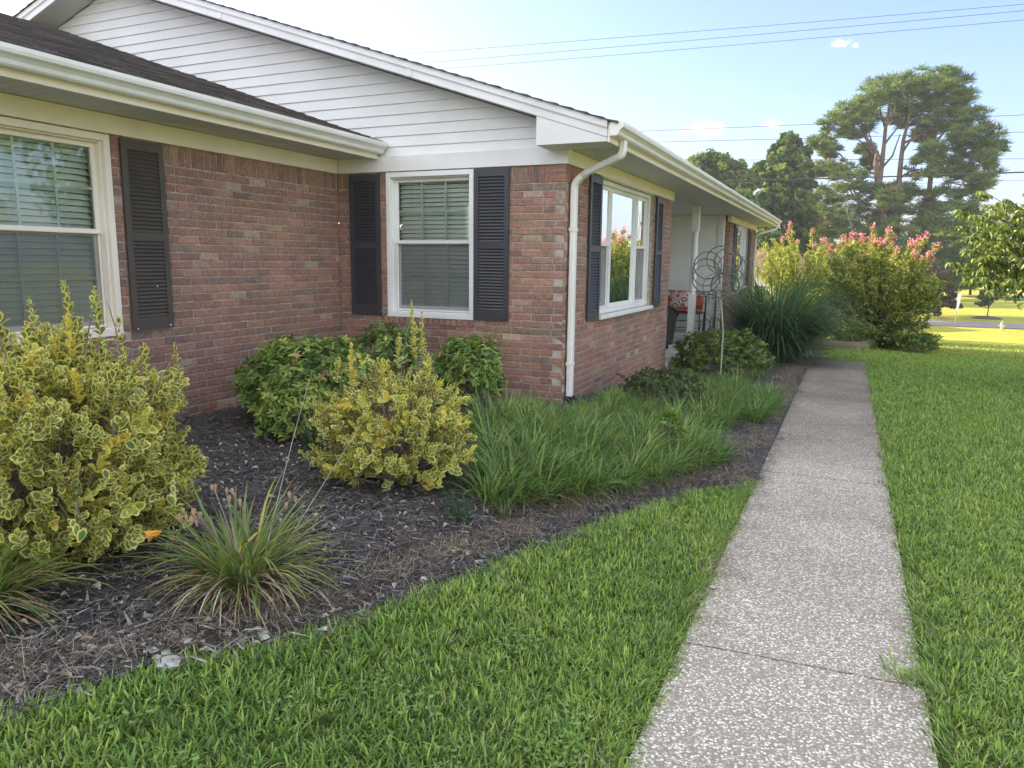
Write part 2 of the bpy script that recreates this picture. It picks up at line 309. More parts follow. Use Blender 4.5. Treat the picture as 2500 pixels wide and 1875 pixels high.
def brick_wall(T, U0, U1, ztop, zbot, openings=(), par=0, soldier=True, rowlock=(), end_a=None, end_b=None, name='brick_wall', sold_end=0.):
    """T(u,w,z): u along the wall, w outwards. end_*: 'long' rows reach the corner on even courses, the others stop a brick short"""
    mb = MB()
    sh = .165; zt = ztop-sh if soldier else ztop
    # mortar body: strips between openings
    xs = sorted({U0, U1}|{u for o in openings for u in o[:2] if U0 < u < U1})
    zz = sorted({zbot, ztop}|{z for o in openings for z in o[2:] if zbot < z < ztop})
    for a, b in zip(xs, xs[1:]):
        for c, d in zip(zz, zz[1:]):
            um, zm = (a+b)/2, (c+d)/2
            if any(o[0] < um < o[1] and o[2] < zm < o[3] for o in openings): continue
            a2 = a+(.009 if a == U0 else 0); b2 = b-(.009 if b == U1 else 0)
            mb.box(a2, b2, -BD+.004, 0, c, d, 0, (.4, .36, .3), T)
    if soldier:
        u = U0+.004
        ub = U1-sold_end
        while u+.057 < ub:
            iv = [(u, u+.057)]
            for o in openings:
                if o[3] > ztop-.05: iv = cut(iv, o[0]-.004, o[1]+.004)
            for a, b in iv: brick(mb, T, a, b, ztop-sh+.008, ztop-.002)
            u += CR
        if sold_end:
            for k in range(2): brick(mb, T, max(u, ub-.02), U1, ztop-.002-(k+1)*.08+.006, ztop-.002-k*.08)
    k = 0; z = zt
    while z-CR > zbot-.03:
        a0, b0 = z-CR+MJ*.5, z-MJ*.5
        s0 = U0 + (0 if (end_a is None or (k+par) % 2 == 0) else BD+MJ)
        e0 = U1 - (0 if (end_b is None or (k+par) % 2 == 0) else BD+MJ)
        ivs = [(s0, e0)]
        for o in openings:
            if o[2] < (a0+b0)/2 < o[3]: ivs = cut(ivs, o[0]-.004, o[1]+.004)
        for ra, rb, rz in rowlock:
            if rz-.075 < (a0+b0)/2 < rz: ivs = cut(ivs, ra-.01, rb+.01)
        off = ((k+par) % 2)*(BL+MJ)/2
        for s_, e in ivs:
            # bricks laid on a global grid, cut at the interval ends
            g = U0+off+math.floor((s_-U0-off)/(BL+MJ))*(BL+MJ)
            while g < e:
                a, b = max(g, s_), min(g+BL, e)
                if b-a > .03: brick(mb, T, a, b, a0, b0)
                g += BL+MJ
        k += 1; z -= CR
    for ra, rb, rz in rowlock:
        u = ra
        while u+.057 <= rb+.005:
            brick(mb, T, u, u+.057, rz-.07, rz-.003, .018); u += CR
    return mb.build(name, [M['mortar'], M['brick']], HOUSE, col=True)
TA = lambda u, w, z: (XA+w, u, z)
TBf = lambda u, w, z: (u, YB-w, z)
TC = lambda u, w, z: (XC+w, u, z)
W_A = (2.895, 3.905, .82, 2.28); W_B = (-4.40, -3.39, .82, 2.28); W_C = (7.66, 9.93, .84, 2.28); W_D = (17.95, 20.0, .84, 2.28)
brick_wall(TA, -4, 6.6, TB, -.45, [W_A], 1, True, [(2.85, 3.95, .82)])
brick_wall(TBf, XA, XC, TB, -.45, [W_B], 0, True, [(-4.46, -3.33, .82)], end_b=1, sold_end=.2)
brick_wall(TC, YB, 11.05, TB, -.6, [W_C], 1, True, [], end_a=1)
brick_wall(TC, 16.85, 21.6, TB, -1.1, [W_D], 0, True, [])
TP = lambda u, w, z: (XC-.02-.32+w*1. , u, z)
# brick below the porch slab
brick_wall(lambda u, w, z: (XC-.03+w, u, z), 11.06, 16.84, -.22, -.9, [], 0, False, [])
# plain rear and end walls
mb = MB(); mb.box(-14.2, -14.0, 6.8, 21.6, -.9, 2.4); mb.build('rear_wall', M['mortar'], HOUSE)
mb = MB(); mb.box(-14.0, XC-.1, 21.5, 21.59, -1.2, 2.4); mb.build('end_wall', M['mortar'], HOUSE)
mb = MB(); mb.box(-14.0, XA-.1, 6.6, 6.7, -.9, 2.4); mb.build('inner_wall', M['mortar'], HOUSE)
mb = MB(); mb.box(-13.4, XA-.1, -4.0, -3.9, -.9, 2.42); mb.box(-13.4, -13.3, -3.9, 6.5, -.9, 2.42); mb.build('wing_rear_wall', M['mortar'], HOUSE)
# lap siding
def siding(T, z0, z1, xr, name='gable_siding', lap=.1035, parent=HOUSE, first=.09):
    mb = MB(); z = z0; first_ = True
    while z < z1-.005:
        zt = min(z+(first if first_ else lap), z1); first_ = False
        a0, b0 = xr(z); a1, b1 = xr(zt)
        if b0-a0 < .02: break
        a1, b1 = (a1, b1) if b1 > a1 else ((a1+b1)/2,)*2
        lo, hi = .017, .003
        v = [T(a0, lo, z), T(b0, lo, z), T(b1, hi, zt), T(a1, hi, zt), T(a0, -.005, z), T(b0, -.005, z)]
        mb.add(v, [(0, 1, 2, 3), (4, 5, 1, 0)], 0)
        z = zt
    return mb.build(name, M['vinyl'], parent)
GX = -8.21                                    # main ridge
rk = lambda x: (3.735+.3333*(-5.377-x)) if x >= GX else (3.735+.3333*(-5.377-GX)-.3333*(GX-x))
def gx_range(z, off=.15, xl=-13.6, xr=-2.46):
    zr = rk(GX)-off; h = (zr-z)/.3333
    return max(GX-h, xl), min(GX+h, xr)
siding(lambda u, w, z: (u, YB+.012-w, z), 2.445, rk(GX)-.15, gx_range)
siding(lambda u, w, z: (u, 21.6+w, z), 2.40, rk(GX)-.15, gx_range)
for ya_, yb_ in ((6.615, 6.66), (21.54, 21.58)):   # board behind the siding closes the gable
    mb = MB(); mb.prism([(-14.0, 2.41), (XC-.02, 2.41), (XC-.02, rk(-2.5)-.18), (GX, rk(GX)-.17)], ya_, yb_, lambda p, q, t: (p, t, q)); mb.build('gable_sheathing', M['vinyl'], HOUSE)
# frieze boards
mb = MB(); mb.box(XA+.03, XC+.028, YB-.028, YB+.05, TB, 2.443); mb.build('frieze_board', M['white'], HOUSE, .003)
mb = MB(); mb.box(XC-.05, XC+.030, YB+.052, 11.07, TB, 2.418); mb.build('frieze_board', M['cream'], HOUSE, .003)
mb = MB(); mb.box(XC-.05, XC+.030, 16.83, 21.62, TB, 2.418); mb.build('frieze_board', M['cream'], HOUSE, .003)
mb = MB(); mb.box(XA-.05, XA+.028, -4, YB-.03, TB, 2.428); mb.build('frieze_board', M['cream'], HOUSE, .003)
# soffits made of boards running across
def soffit(x0, x1, y0, y1, z, pitch=.30, name='soffit', mat='soffit', T=None):
    mb = MB(); y = y0
    while y < y1-.01:
        e = min(y+pitch, y1)
        for q in range(3):
            a = y+(e-y)*q/3; b = y+(e-y)*(q+1)/3
            mb.box(x0, x1, a+.0025, b-.0025, z, z+.012)
        y = e
    mb.box(x0, x1, y0, y1, z+.006, z+.02)
    return mb.build(name, M[mat], HOUSE)
soffit(XC+.03, -1.952, 6.26, 21.93, 2.42)
soffit(-4.4, XC+.028, 11.08, 16.82, 2.425)
soffit(XA+.03, -4.503, -4.2, 6.57, 2.43)
mb = MB(); mb.box(-2.60, -1.955, 6.262, 6.57, 2.4215, 2.43); mb.build('soffit', M['soffit'], HOUSE)
# fascias
mb = MB(); mb.box(-1.952, -1.932, 6.25, 21.95, 2.405, 2.56); mb.build('fascia_board', M['cream'], HOUSE, .003)
mb = MB(); mb.box(-4.503, -4.483, -4.2, 6.572, 2.415, 2.58); mb.build('fascia_board', M['cream'], HOUSE, .003)
# gutters (ogee profile)
GP = [(.002, .105), (.002, 0), (.062, 0), (.075, .012), (.082, .035), (.098, .052), (.118, .066), (.124, .085), (.124, .108), (.112, .112)]
GI = [(.116, .104), (.116, .088), (.110, .071), (.092, .058), (.074, .040), (.067, .018), (.058, .006), (.007, .006), (.007, .105)]
def gutter(x, y0, y1, z, name='gutter'):
    mb = MB(); T = lambda p, q, t: (x+p, t, z+q)
    n1 = len(GP)
    pl = GP+GI; n = len(pl)
    v = [T(p, q, y0) for p, q in pl]+[T(p, q, y1) for p, q in pl]
    mb.add(v, [(i, (i+1) % n, (i+1) % n+n, i+n) for i in range(n)])
    for ya, yb in ((y0-.002, y0+.002), (y1-.002, y1+.002)): mb.prism([(p*1.01, q) for p, q in GP], ya, yb, T)
    return mb.build(name, M['gutter'], HOUSE)
gutter(-1.932, 6.235, 21.97, 2.455); gutter(-4.483, -4.2, 6.565, 2.462)
# roofs: shingle courses
def shingle_roof(rows, run0, slope_fn, ya, yb, name, thick=.012, clip=None):
    """slope_fn(s)->(x,z) point on the deck at distance s up the slope"""
    V = []; Fq = []; C = []
    for r in range(rows):
        s0, s1 = r*.145, (r+1)*.145+.01
        y = ya-random.uniform(0, .3)
        while y < yb:
            w = random.choice((.16, .2, .24, .3, .34)); a, b = max(y, ya), min(y+w-.004, yb); y += w
            if b-a < .02: continue
            x0, z0 = slope_fn(s0); x1, z1 = slope_fn(s1)
            if clip and clip((x0+x1)/2, (a+b)/2): continue
            t = thick*random.uniform(.9, 1.5)
            k = random.choice((.7, .85, 1, 1, 1.15, 1.35)); c = (.115*k, .10*k, .10*k, 0)
            n = len(V); ln = math.hypot(x1-x0, z1-z0); nx, nz = -(z1-z0)/ln, (x1-x0)/ln
            if nz < 0: nx, nz = -nx, -nz
            V += [(x0+nx*t, a, z0+nz*t), (x0+nx*t, b, z0+nz*t), (x1+nx*.003, b, z1+nz*.003), (x1+nx*.003, a, z1+nz*.003), (x0, a, z0-.004), (x0, b, z0-.004)]
            Fq += [(n, n+1, n+2, n+3), (n+4, n+5, n+1, n), (n+4, n, n+3, n+3)[:3], (n+5, n+2, n+1)]
            C += [c]*6
    return mesh_obj(name, V, Fq, M['shingle'], HOUSE, None, C)
sl = math.hypot(1, .3333); cs, sn = 1/sl, .3333/sl
xe, ze = -1.86, rk(-1.86)-.012
nr = int((xe-GX)/cs/.145)
shingle_roof(nr+1, 0, lambda s: (max(xe-s*cs, GX), ze+min(s*cs, xe-GX)*.3333), 6.215, 21.98, 'main_roof')
shingle_roof(nr+1, 0, lambda s: (min(2*GX-xe+s*cs, GX), ze+min(s*cs, xe-GX)*.3333), 6.215, 21.98, 'main_roof')
RX, xa_ = -9.05, -4.43
za_ = 2.585
shingle_roof(int((xa_-RX)/cs/.145)+1, 0, lambda s: (max(xa_-s*cs, RX), za_+min(s*cs, xa_-RX)*.3333), -4.25, 6.585, 'wing_roof')
shingle_roof(int((xa_-RX)/cs/.145)+1, 0, lambda s: (min(2*RX-xa_+s*cs, RX), za_+min(s*cs, xa_-RX)*.3333), -4.25, 6.585, 'wing_roof')
mb = MB()                                       # roof decks
zr = rk(GX)
mb.prism([(xe+.005, ze-.012), (GX, zr-.026), (2*GX-xe, ze-.012), (2*GX-xe, ze-.03), (GX, zr-.046), (xe+.005, ze-.03)], 6.24, 21.96, lambda p, q, t: (p, t, q))
za2 = za_+(xa_-RX)*.3333
mb.prism([(xa_-.005, za_-.012), (RX, za2-.014), (2*RX-xa_, za_-.012), (2*RX-xa_, za_-.03), (RX, za2-.034), (xa_, za_-.03)], -4.24, 6.58, lambda p, q, t: (p, t, q))
mb.build('roof_deck', M['timber'], HOUSE)
mb = MB(); mb.prism([(-4.49, 2.44), (RX, za2-.04), (2*RX+4.49, 2.44)], -4.19, -4.14, lambda p, q, t: (p, t, q)); mb.build('wing_gable', M['vinyl'], HOUSE)
# rakes: two tier boards, sloped soffit, and the boxed return at the eave
def rake(yf, sgn, name='rake_board'):
    mb = MB(); T = lambda p, q, t: (p, t, q)
    d = lambda a: yf+a*sgn
    for s in (1, -1):
        X = lambda x: x if s > 0 else 2*GX-x
        x0 = -1.955
        lo = [(X(x0), rk(x0)-.145+.0), (X(GX), rk(GX)-.145), (X(GX), rk(GX)-.066), (X(x0), rk(x0)-.066)]
        hi = [(X(x0), rk(x0)-.070), (X(GX), rk(GX)-.070), (X(GX), rk(GX)-.012), (X(x0), rk(x0)-.012)]
        mb.prism(lo, d(0), d(.025), T); mb.prism(hi, d(-.016), d(.02), T)
        h2 = [(p, q-.012 if i in (0, 1) else q) for i, (p, q) in enumerate(hi)]
        mb.prism([(X(x0), rk(x0)-.078), (X(GX), rk(GX)-.078), (X(GX), rk(GX)-.068), (X(x0), rk(x0)-.068)], d(-.008), d(.02), T)
    return mb.build(name, M['white'], HOUSE)
rake(6.25, 1); rake(21.95, -1)
for (ya, yb) in ((6.272, 6.60), (21.62, 21.93)):
    mb = MB()
    for s in (1, -1):
        X = lambda x: x if s > 0 else 2*GX-x
        n = 34; xs = np.linspace(-2.60, GX, n+1)
        for a, b in zip(xs[:-1], xs[1:]):
            b2 = b+.004
            mb.prism([(X(a), rk(a)-.140), (X(b2), rk(b2)-.140), (X(b2), rk(b2)-.130), (X(a), rk(a)-.130)], ya, yb, lambda p, q, t: (p, t, q))
    mb.build('rake_soffit', M['soffit'], HOUSE)
mb = MB(); mb.prism([(-2.607, 2.414), (-1.958, 2.414), (-1.958, rk(-1.958)-.147), (-2.607, rk(-2.607)-.147)], 6.256, 6.585, lambda p, q, t: (p, t, q)); mb.build('eave_return', M['white'], HOUSE, .002)
for x in (-3.9, -6.2):                          # joints in the rake cover
    mb = MB(); mb.box(x-.03, x+.03, 6.2435, 6.2495, rk(x)-.142, rk(x)-.072); mb.build('rake_joint', M['white'], HOUSE)
mb = MB(); mb.box(XC+.03, -1.955, 21.9, 21.93, 2.41, 2.56); mb.build('eave_return', M['white'], HOUSE)
# downspouts
def downspout(y, zb, y_top, name='downspout'):
    mb = MB()
    def rect(pts):
        rings = []
        for i, (x, yy, z) in enumerate(pts):
            p = Vector((x, yy, z)); a = Vector(pts[max(i-1, 0)]); b = Vector(pts[min(i+1, len(pts)-1)]); d = (b-a).normalized()
            side = Vector((0, 1, 0)); side = (side-d*side.dot(d)).normalized(); o2 = d.cross(side)
            w, t = .038, .027; ch = .008
            rings.append([p+side*sx*(w-cx)+o2*sy*(t-cy) for sx, sy, cx, cy in ((-1, -1, ch, 0), (1, -1, ch, 0), (1, -1, 0, ch), (1, 1, 0, ch), (1, 1, ch, 0), (-1, 1, ch, 0), (-1, 1, 0, ch), (-1, -1, 0, ch))])
        n = 8; v = [q for r in rings for q in r]; f = [(i*n+k, i*n+(k+1) % n, (i+1)*n+(k+1) % n, (i+1)*n+k) for i in range(len(rings)-1) for k in range(n)]
        f += [tuple(range(n))[::-1], tuple(range((len(rings)-1)*n, len(rings)*n))]; mb.add(v, f)
    xo, xi = -1.90, XC+.048
    pts = [(xo, y_top, 2.46), (xo, y_top, 2.41)]
    for t in np.linspace(0, 1, 7): pts.append((xo-.05*(1-math.cos(t*1.1)), y_top, 2.40-.075*math.sin(t*1.4)))
    pts.append((xi+.13, y_top+(y-y_top)*.8, 2.215))
    for t in np.linspace(0, 1, 6): pts.append((xi+.085*(1-math.sin(t*1.57))**1.2, y, 2.195-.11*t))
    pts.append((xi, y, zb))
    rect(pts)
    o = mb.build(name, M['gutter'], HOUSE)
    for z in (1.69, .42): sb = MB(); sb.box(xi-.03, xi+.030, y-.047, y+.047, z, z+.03); sb.build('strap', M['gutter'], o)
    s2 = MB(); s2.box(xi-.04, xi+.045, y-.05, y+.05, zb-.10, zb+.02); s2.box(xi-.02, xi+.25, y-.045, y+.045, zb-.11, zb-.05)
    s2.build('drain_boot', M['black_plastic'], o, .008)
downspout(6.70, .10, 6.55); downspout(21.35, -.6, 21.6)
# windows
def window(T, u0_, u1_, z0, z1, lites, name='window', cream=False, sill=False, rec=.10):
    """T(u,w,z); lites: list of (ua,ub,kind) as fractions; kind 'dh' or 'fix'"""
    mw = M['cream'] if cream else M['white']; f = .048
    mb = MB()
    P = .022 if not sill else -.035
    for (a, b, c, d) in ((u0_, u0_+f, z0, z1), (u1_-f, u1_, z0, z1), (u0_+f, u1_-f, z1-f, z1), (u0_+f, u1_-f, z0, z0+f)):
        mb.box(a, b, -rec, P, c, d, 0, None, T)
    # inner stepped jamb
    g = f+.012
    for (a, b, c, d) in ((u0_+f, u0_+g, z0+f, z1-f), (u1_-g, u1_-f, z0+f, z1-f), (u0_+g, u1_-g, z1-g, z1-f), (u0_+g, u1_-g, z0+f, z0+g)):
        mb.box(a, b, -rec-.03, P-.035, c, d, 0, None, T)
    W = mb.build(name, mw, HOUSE, .003)
    if sill:
        sb = MB(); sb.box(u0_-.02, u1_+.02, -rec, .055, z0-.045, z0-.003, 0, None, T); sb.build('sill', M['white'], W, .004)
        hb = MB(); hb.box(u0_+.002, u1_-.002, -.05, .004, z1+.002, z1+.03, 0, None, T); hb.build('head_trim', mw, W)
    iu0, iu1, iz0, iz1 = u0_+g, u1_-g, z0+g, z1-g
    wd = iu1-iu0; sash = MB(); grid = MB()
    for i, (fa, fb, kind) in enumerate(lites):
        a, b = iu0+wd*fa, iu0+wd*fb
        if i:
            mull = MB(); mull.box(a-.035, a+.035, -rec-.03, P-.02, iz0, iz1, 0, None, T); mull.build('mullion', mw, W, .003)
        if i: a += .035
        if i < len(lites)-1: b -= .035
        s = .034
        def frame(za, zb, w0, w1, sb_=None):
            sb_ = sb_ or s
            for (p, q, c, d) in ((a, a+s, za, zb), (b-s, b, za, zb), (a+s, b-s, zb-s, zb), (a+s, b-s, za, za+sb_)): sash.box(p, q, w0, w1, c, d, 0, None, T)
            return a+s, b-s, za+sb_, zb-s
        def glass(p, q, c, d, w, mat):
            gb = MB(); gb.box(p-.004, q+.004, w-.003, w, c-.004, d+.004, 0, None, T); gb.build('glass', M[mat], W)
        def munt(p, q, c, d, w, nu, nz):
            for k in range(1, nu): x = p+(q-p)*k/nu; grid.box(x-.009, x+.009, w-.014, w-.006, c, d, 0, None, T)
            for k in range(1, nz): x = c+(d-c)*k/nz; grid.box(p, q, w-.0145, w-.0065, x-.009, x+.009, 0, None, T)
        zm = z0+(z1-z0)*.522
        if kind == 'dh':
            p, q, c, d = frame(zm-.01, iz1, -rec+.012, -rec+.04); glass(p, q, c, d, -rec+.028, 'glass'); munt(p, q, c, d, -rec+.028, 3, 2)
            p, q, c, d = frame(iz0, zm+.012, -rec-.022, -rec+.008, .055); glass(p, q, c, d, -rec-.006, 'glass'); munt(p, q, c, d, -rec-.006, 3, 2)
            # insect screen in front of the lower sash
            gb = MB(); gb.box(a+.012, b-.012, -rec+.016, -rec+.018, iz0+.015, zm-.012, 0, None, T); gb.build('insect_screen', M['glass_screen'], W)
            sf = MB()
            for (p2, q2, c2, d2) in ((a+.004, a+.018, iz0+.006, zm-.014), (b-.018, b-.004, iz0+.006, zm-.014), (a+.018, b-.018, iz0+.006, iz0+.02)): sf.box(p2, q2, -rec+.013, -rec+.024, c2, d2, 0, None, T)
            sf.build('screen_frame', mw, W)
        else:
            p, q, c, d = frame(iz0, iz1, -rec, -rec+.03); glass(p, q, c, d, -rec+.015, 'glass'); munt(p, q, c, d, -rec+.015, 4, 4)
    sash.build('sash', mw, W, .002); grid.build('grille', M['grille'], W)
    bl = MB(); z = iz1-.03
    while z > iz0+.03:
        ang = R(50); h = .025
        v = [(u, w, zz) for u in (iu0+.005, iu1-.005) for (w, zz) in ((-rec-.055-h*math.cos(ang), z+h*math.sin(ang)), (-rec-.055+h*math.cos(ang), z-h*math.sin(ang)), (-rec-.055+h*math.cos(ang), z-h*math.sin(ang)+.003), (-rec-.055-h*math.cos(ang), z+h*math.sin(ang)+.003))]
        bl.add([T(*p) for p in v], [(0, 1, 2, 3), (7, 6, 5, 4), (0, 4, 5, 1), (3, 2, 6, 7), (1, 5, 6, 2), (0, 3, 7, 4)]); z -= .0445
    for k in (.2, .8): u = iu0+wd*k; bl.box(u-.002, u+.002, -rec-.075, -rec-.07, iz0, iz1, 0, None, T)
    bl.box(iu0, iu1, -rec-.11, -rec-.05, iz1-.03, iz1+.01, 0, None, T)
    bl.build('blind', M['blind'], W)
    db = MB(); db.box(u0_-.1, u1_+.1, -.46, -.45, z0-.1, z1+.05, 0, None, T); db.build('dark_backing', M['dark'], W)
    return W
window(TA, *W_A, [(0, 1, 'dh')], cream=True); window(TBf, *W_B, [(0, 1, 'dh')])
window(TC, *W_C, [(0, .24, 'dh'), (.24, .755, 'fix'), (.755, 1, 'dh')], sill=True)
window(TC, *W_D, [(0, .24, 'dh'), (.24, .76, 'fix'), (.76, 1, 'dh')], sill=True)
def shutter(T, u0_, u1_, z0, z1, mat='shutter', name='shutter'):
    mb = MB(); o = .012; d = .036; st = .05
    mb.box(u0_, u0_+st, o, d, z0, z1, 0, None, T); mb.box(u1_-st, u1_, o, d, z0, z1, 0, None, T)
    H = z1-z0; rails = [(z0, z0+H*.068), (z0+H*.478, z0+H*.522), (z1-H*.052, z1)]
    for a, b in rails: mb.box(u0_+st, u1_-st, o, d-.001, a, b, 0, None, T)
    mb.box(u0_+st, u1_-st, o, o+.004, z0, z1, 0, None, T)
    for (a, b) in ((rails[0][1], rails[1][0]), (rails[1][1], rails[2][0])):
        n = 20; p = (b-a)/n
        for k in range(n):
            z = a+p*k
            v = [(u, w, zz) for u in (u0_+st, u1_-st) for (w, zz) in ((o+.005, z+p*.95), (d-.003, z+p*.22), (d-.003, z+p*.08), (o+.005, z+p*.72))]
            mb.add([T(*q) for q in v], [(0, 1, 2, 3), (7, 6, 5, 4), (0, 4, 5, 1), (1, 5, 6, 2), (2, 6, 7, 3), (3, 7, 4, 0)])
    sc = MB()
    return mb.build(name, M[mat], HOUSE, .002)
s_ = shutter(TA, 3.985, 4.362, .845, 2.275, 'shutter_brown'); s_['label'] = 'sun faded brownish shutter'
for u, z in ((4.22, 1.18), (4.325, .868), (4.02, .86)): mb = MB(); mb.box(u-.004, u+.004, .036, .041, z-.006, z+.006, 0, None, TA); mb.build('screw_plug', M['white'], s_)
shutter(TA, 2.45, 2.83, .845, 2.275, 'shutter_brown')
shutter(TBf, -4.848, -4.475, .828, 2.272); shutter(TBf, -3.382, -3.008, .828, 2.278)
shutter(TC, 7.235, 7.615, .80, 2.275); shutter(TC, 10.05, 10.42, .80, 2.27)
shutter(TC, 17.44, 17.86, .80, 2.27); shutter(TC, 20.1, 20.5, .80, 2.27)
mb = MB(); mb.tube([(XC-.02, 8.43, -.02+.12), (XC+.06, 8.43, .10), (XC+.075, 8.43, .06)], .011, 8); mb.build('drain_pipe', M['copper'], HOUSE)
mb = MB(); mb.tube([(-4.44, 6.6, .85), (-4.44, 6.55, .85)], .012, 8); mb.lathe([(.0, .868), (.02, .872), (.02, .88), (.0, .884)], -4.44, 6.552, 8); mb.build('hose_hook', M['pole_metal'], HOUSE)
# porch
PZF = -.06
mb = MB(); mb.box(-4.35, XC+.045, 11.055, 16.83, PZF-.15, PZF); mb.build('porch_floor', M['concrete'], HOUSE, .012)
mb = MB(); mb.box(-4.4, -4.3, 11.0, 16.9, -.2, 2.43); mb.build('porch_back_wall', M['vinyl'], HOUSE)
siding(lambda u, w, z: (u, 16.70-w, z), PZF+.002, 2.422, lambda z: (-4.3, -2.655), 'porch_siding', .125)
mb = MB(); mb.box(-4.3, XC-.095, 16.702, 16.84, PZF-.1, 2.42); mb.build('porch_end_wall', M['vinyl'], HOUSE)
mb = MB(); mb.box(-2.665, XC-.1, 16.665, 16.70, PZF, 2.421); mb.build('corner_board', M['white'], HOUSE, .003)
mb = MB(); px_, py_ = -2.63, 13.95
w_ = .062
mb.box(px_-w_, px_+w_, py_-w_, py_+w_, PZF+.02, .84); mb.box(px_-w_, px_+w_, py_-w_, py_+w_, 1.98, 2.422)
mb.lathe([(.060, .82), (.048, .86), (.050, .875), (.058, .89), (.058, .905), (.052, .92), (.056, .95), (.057, 1.3), (.052, 1.76), (.050, 1.78), (.057, 1.79), (.057, 1.81), (.050, 1.825), (.050, 1.90), (.056, 1.915), (.056, 1.94), (.050, 1.95), (.060, 1.985)], px_, py_, 24)
mb.box(px_-w_-.006, px_+w_+.006, py_-w_-.006, py_+w_+.006, PZF, PZF+.022)
mb.build('porch_post', M['white'], HOUSE, .004)
# ------------------------------------------------------------------ ground sheets
def grid_obj(name, xs, ys, zfn, mat, keep=None):
    X, Y = np.meshgrid(xs, ys); Z = zfn(X, Y); V = np.stack([X.ravel(), Y.ravel(), Z.ravel()], 1)
    nx, ny = len(xs), len(ys); i, j = np.meshgrid(np.arange(nx-1), np.arange(ny-1)); a = (j*nx+i).ravel()
    Fq = np.stack([a, a+1, a+1+nx, a+nx], 1)
    if keep is not None:
        c = V[Fq].mean(1); Fq = Fq[keep(c[:, 0], c[:, 1])]
        used = np.unique(Fq); mp = -np.ones(len(V), int); mp[used] = np.arange(len(used)); V = V[used]; Fq = mp[Fq]
    return mesh_obj(name, V, [Fq], mat, None, smooth=True)
def lump(x, y, s, a):
    return a*(np.sin(x*s+1.3*np.sin(y*s*.7))*np.cos(y*s*1.1+.6*np.sin(x*s*1.3)))
xs = np.unique(np.concatenate([np.linspace(-700, -30, 20), np.arange(-30, -6, 1.5), np.arange(-6, 8, .25), np.arange(8, 40, 1.2), np.linspace(40, 700, 20)]))
ys = np.unique(np.concatenate([np.linspace(-300, -8, 15), np.arange(-8, 26, .3), np.arange(26, 130, 2.), np.linspace(130, 1500, 30)]))
g = grid_obj('ground', xs, ys, lambda x, y: ter(x, y)-.022+lump(x, y, .8, .006), M['lawn']); tag(g, kind='structure')
def bedkeep(x, y): return ((x < edge_x(y)+.02) & (y < 5.9)) | ((x < PL-.005) & (y >= 5.9) & (y < 13.35)) 
mz = lambda x, y: ter(x, y)+.004+lump(x, y, 9, .006)+lump(x+3, y-2, 23, .005)
g = grid_obj('mulch_bed', np.arange(-5.0, -.49, .045), np.arange(-4, 13.5, .045), mz, M['soil'], bedkeep); tag(g, kind='structure')
g = grid_obj('mulch_bed', np.arange(-2.4, -.2, .08), np.arange(15.0, 19.3, .08), lambda x, y: ter(x, y)+.004+lump(x, y, 9, .006), M['soil'], lambda x, y: x < -.35+.1*np.sin(y*5)); tag(g, kind='structure')
# the walk: exposed aggregate slabs with open joints, the last one turning to the porch
mb = MB(); js = [-2.2, .0, 3.04, 6.12, 9.03, 11.12, 13.55, 15.02]
gaps = [.004, .006, .020, .009, .004, .004, .004, .004]; NXS = 22; rj = random.Random(3)
jy = [[j+(.05 if k == 2 else .01)*(t-.5)*(-1)**k+rj.uniform(-.004, .004) for t in [i/NXS for i in range(NXS+1)]] for k, j in enumerate(js)]
for i in range(len(js)-1):
    n = 8; dz = (0, .002, -.002, .001, 0, .001, 0)[i]; x0, x1 = (PL, PR) if i < 6 else (-2.38, PR)
    V_ = []
    for q in range(n+1):
        for t in range(NXS+1):
            ya = jy[i][t]+gaps[i]/2; yb = jy[i+1][t]-gaps[i+1]/2; yy = ya+(yb-ya)*q/n; xx = x0+(x1-x0)*t/NXS
            V_.append((xx, yy, terf(0, yy)+dz))
    m_ = NXS+1; top = len(V_)
    Fq = [(q*m_+t, q*m_+t+1, (q+1)*m_+t+1, (q+1)*m_+t) for q in range(n) for t in range(NXS)]
    bd = list(range(m_))+[(q+1)*m_-1 for q in range(1, n+1)]+[n*m_+t for t in range(NXS-1, -1, -1)]+[q*m_ for q in range(n-1, 0, -1)]
    for k in bd: x_, y_, z_ = V_[k]; V_.append((x_, y_, z_-.09))
    nb = len(bd); Fq += [(bd[(k+1) % nb], bd[k], top+k, top+(k+1) % nb) for k in range(nb)]
    mb.add(V_, Fq)
for k, j in enumerate(js[1:-1]):
    zz = terf(0, j)-.015; mb.add([(PL+.01, j-.06, zz), (PR-.01, j-.06, zz), (PR-.01, j+.06, zz), (PL+.01, j+.06, zz)], [(0, 1, 2, 3)], 1)
w_ = mb.build('path', [M['path'], M['soil']]); tag(w_, kind='structure')
# road and far verge
g = grid_obj('road', np.linspace(-200, 260, 60), np.array([81., 83, 85, 87, 89.]), lambda x, y: ter(x, y)+.03+.00*x, M['asphalt']); tag(g, kind='structure')
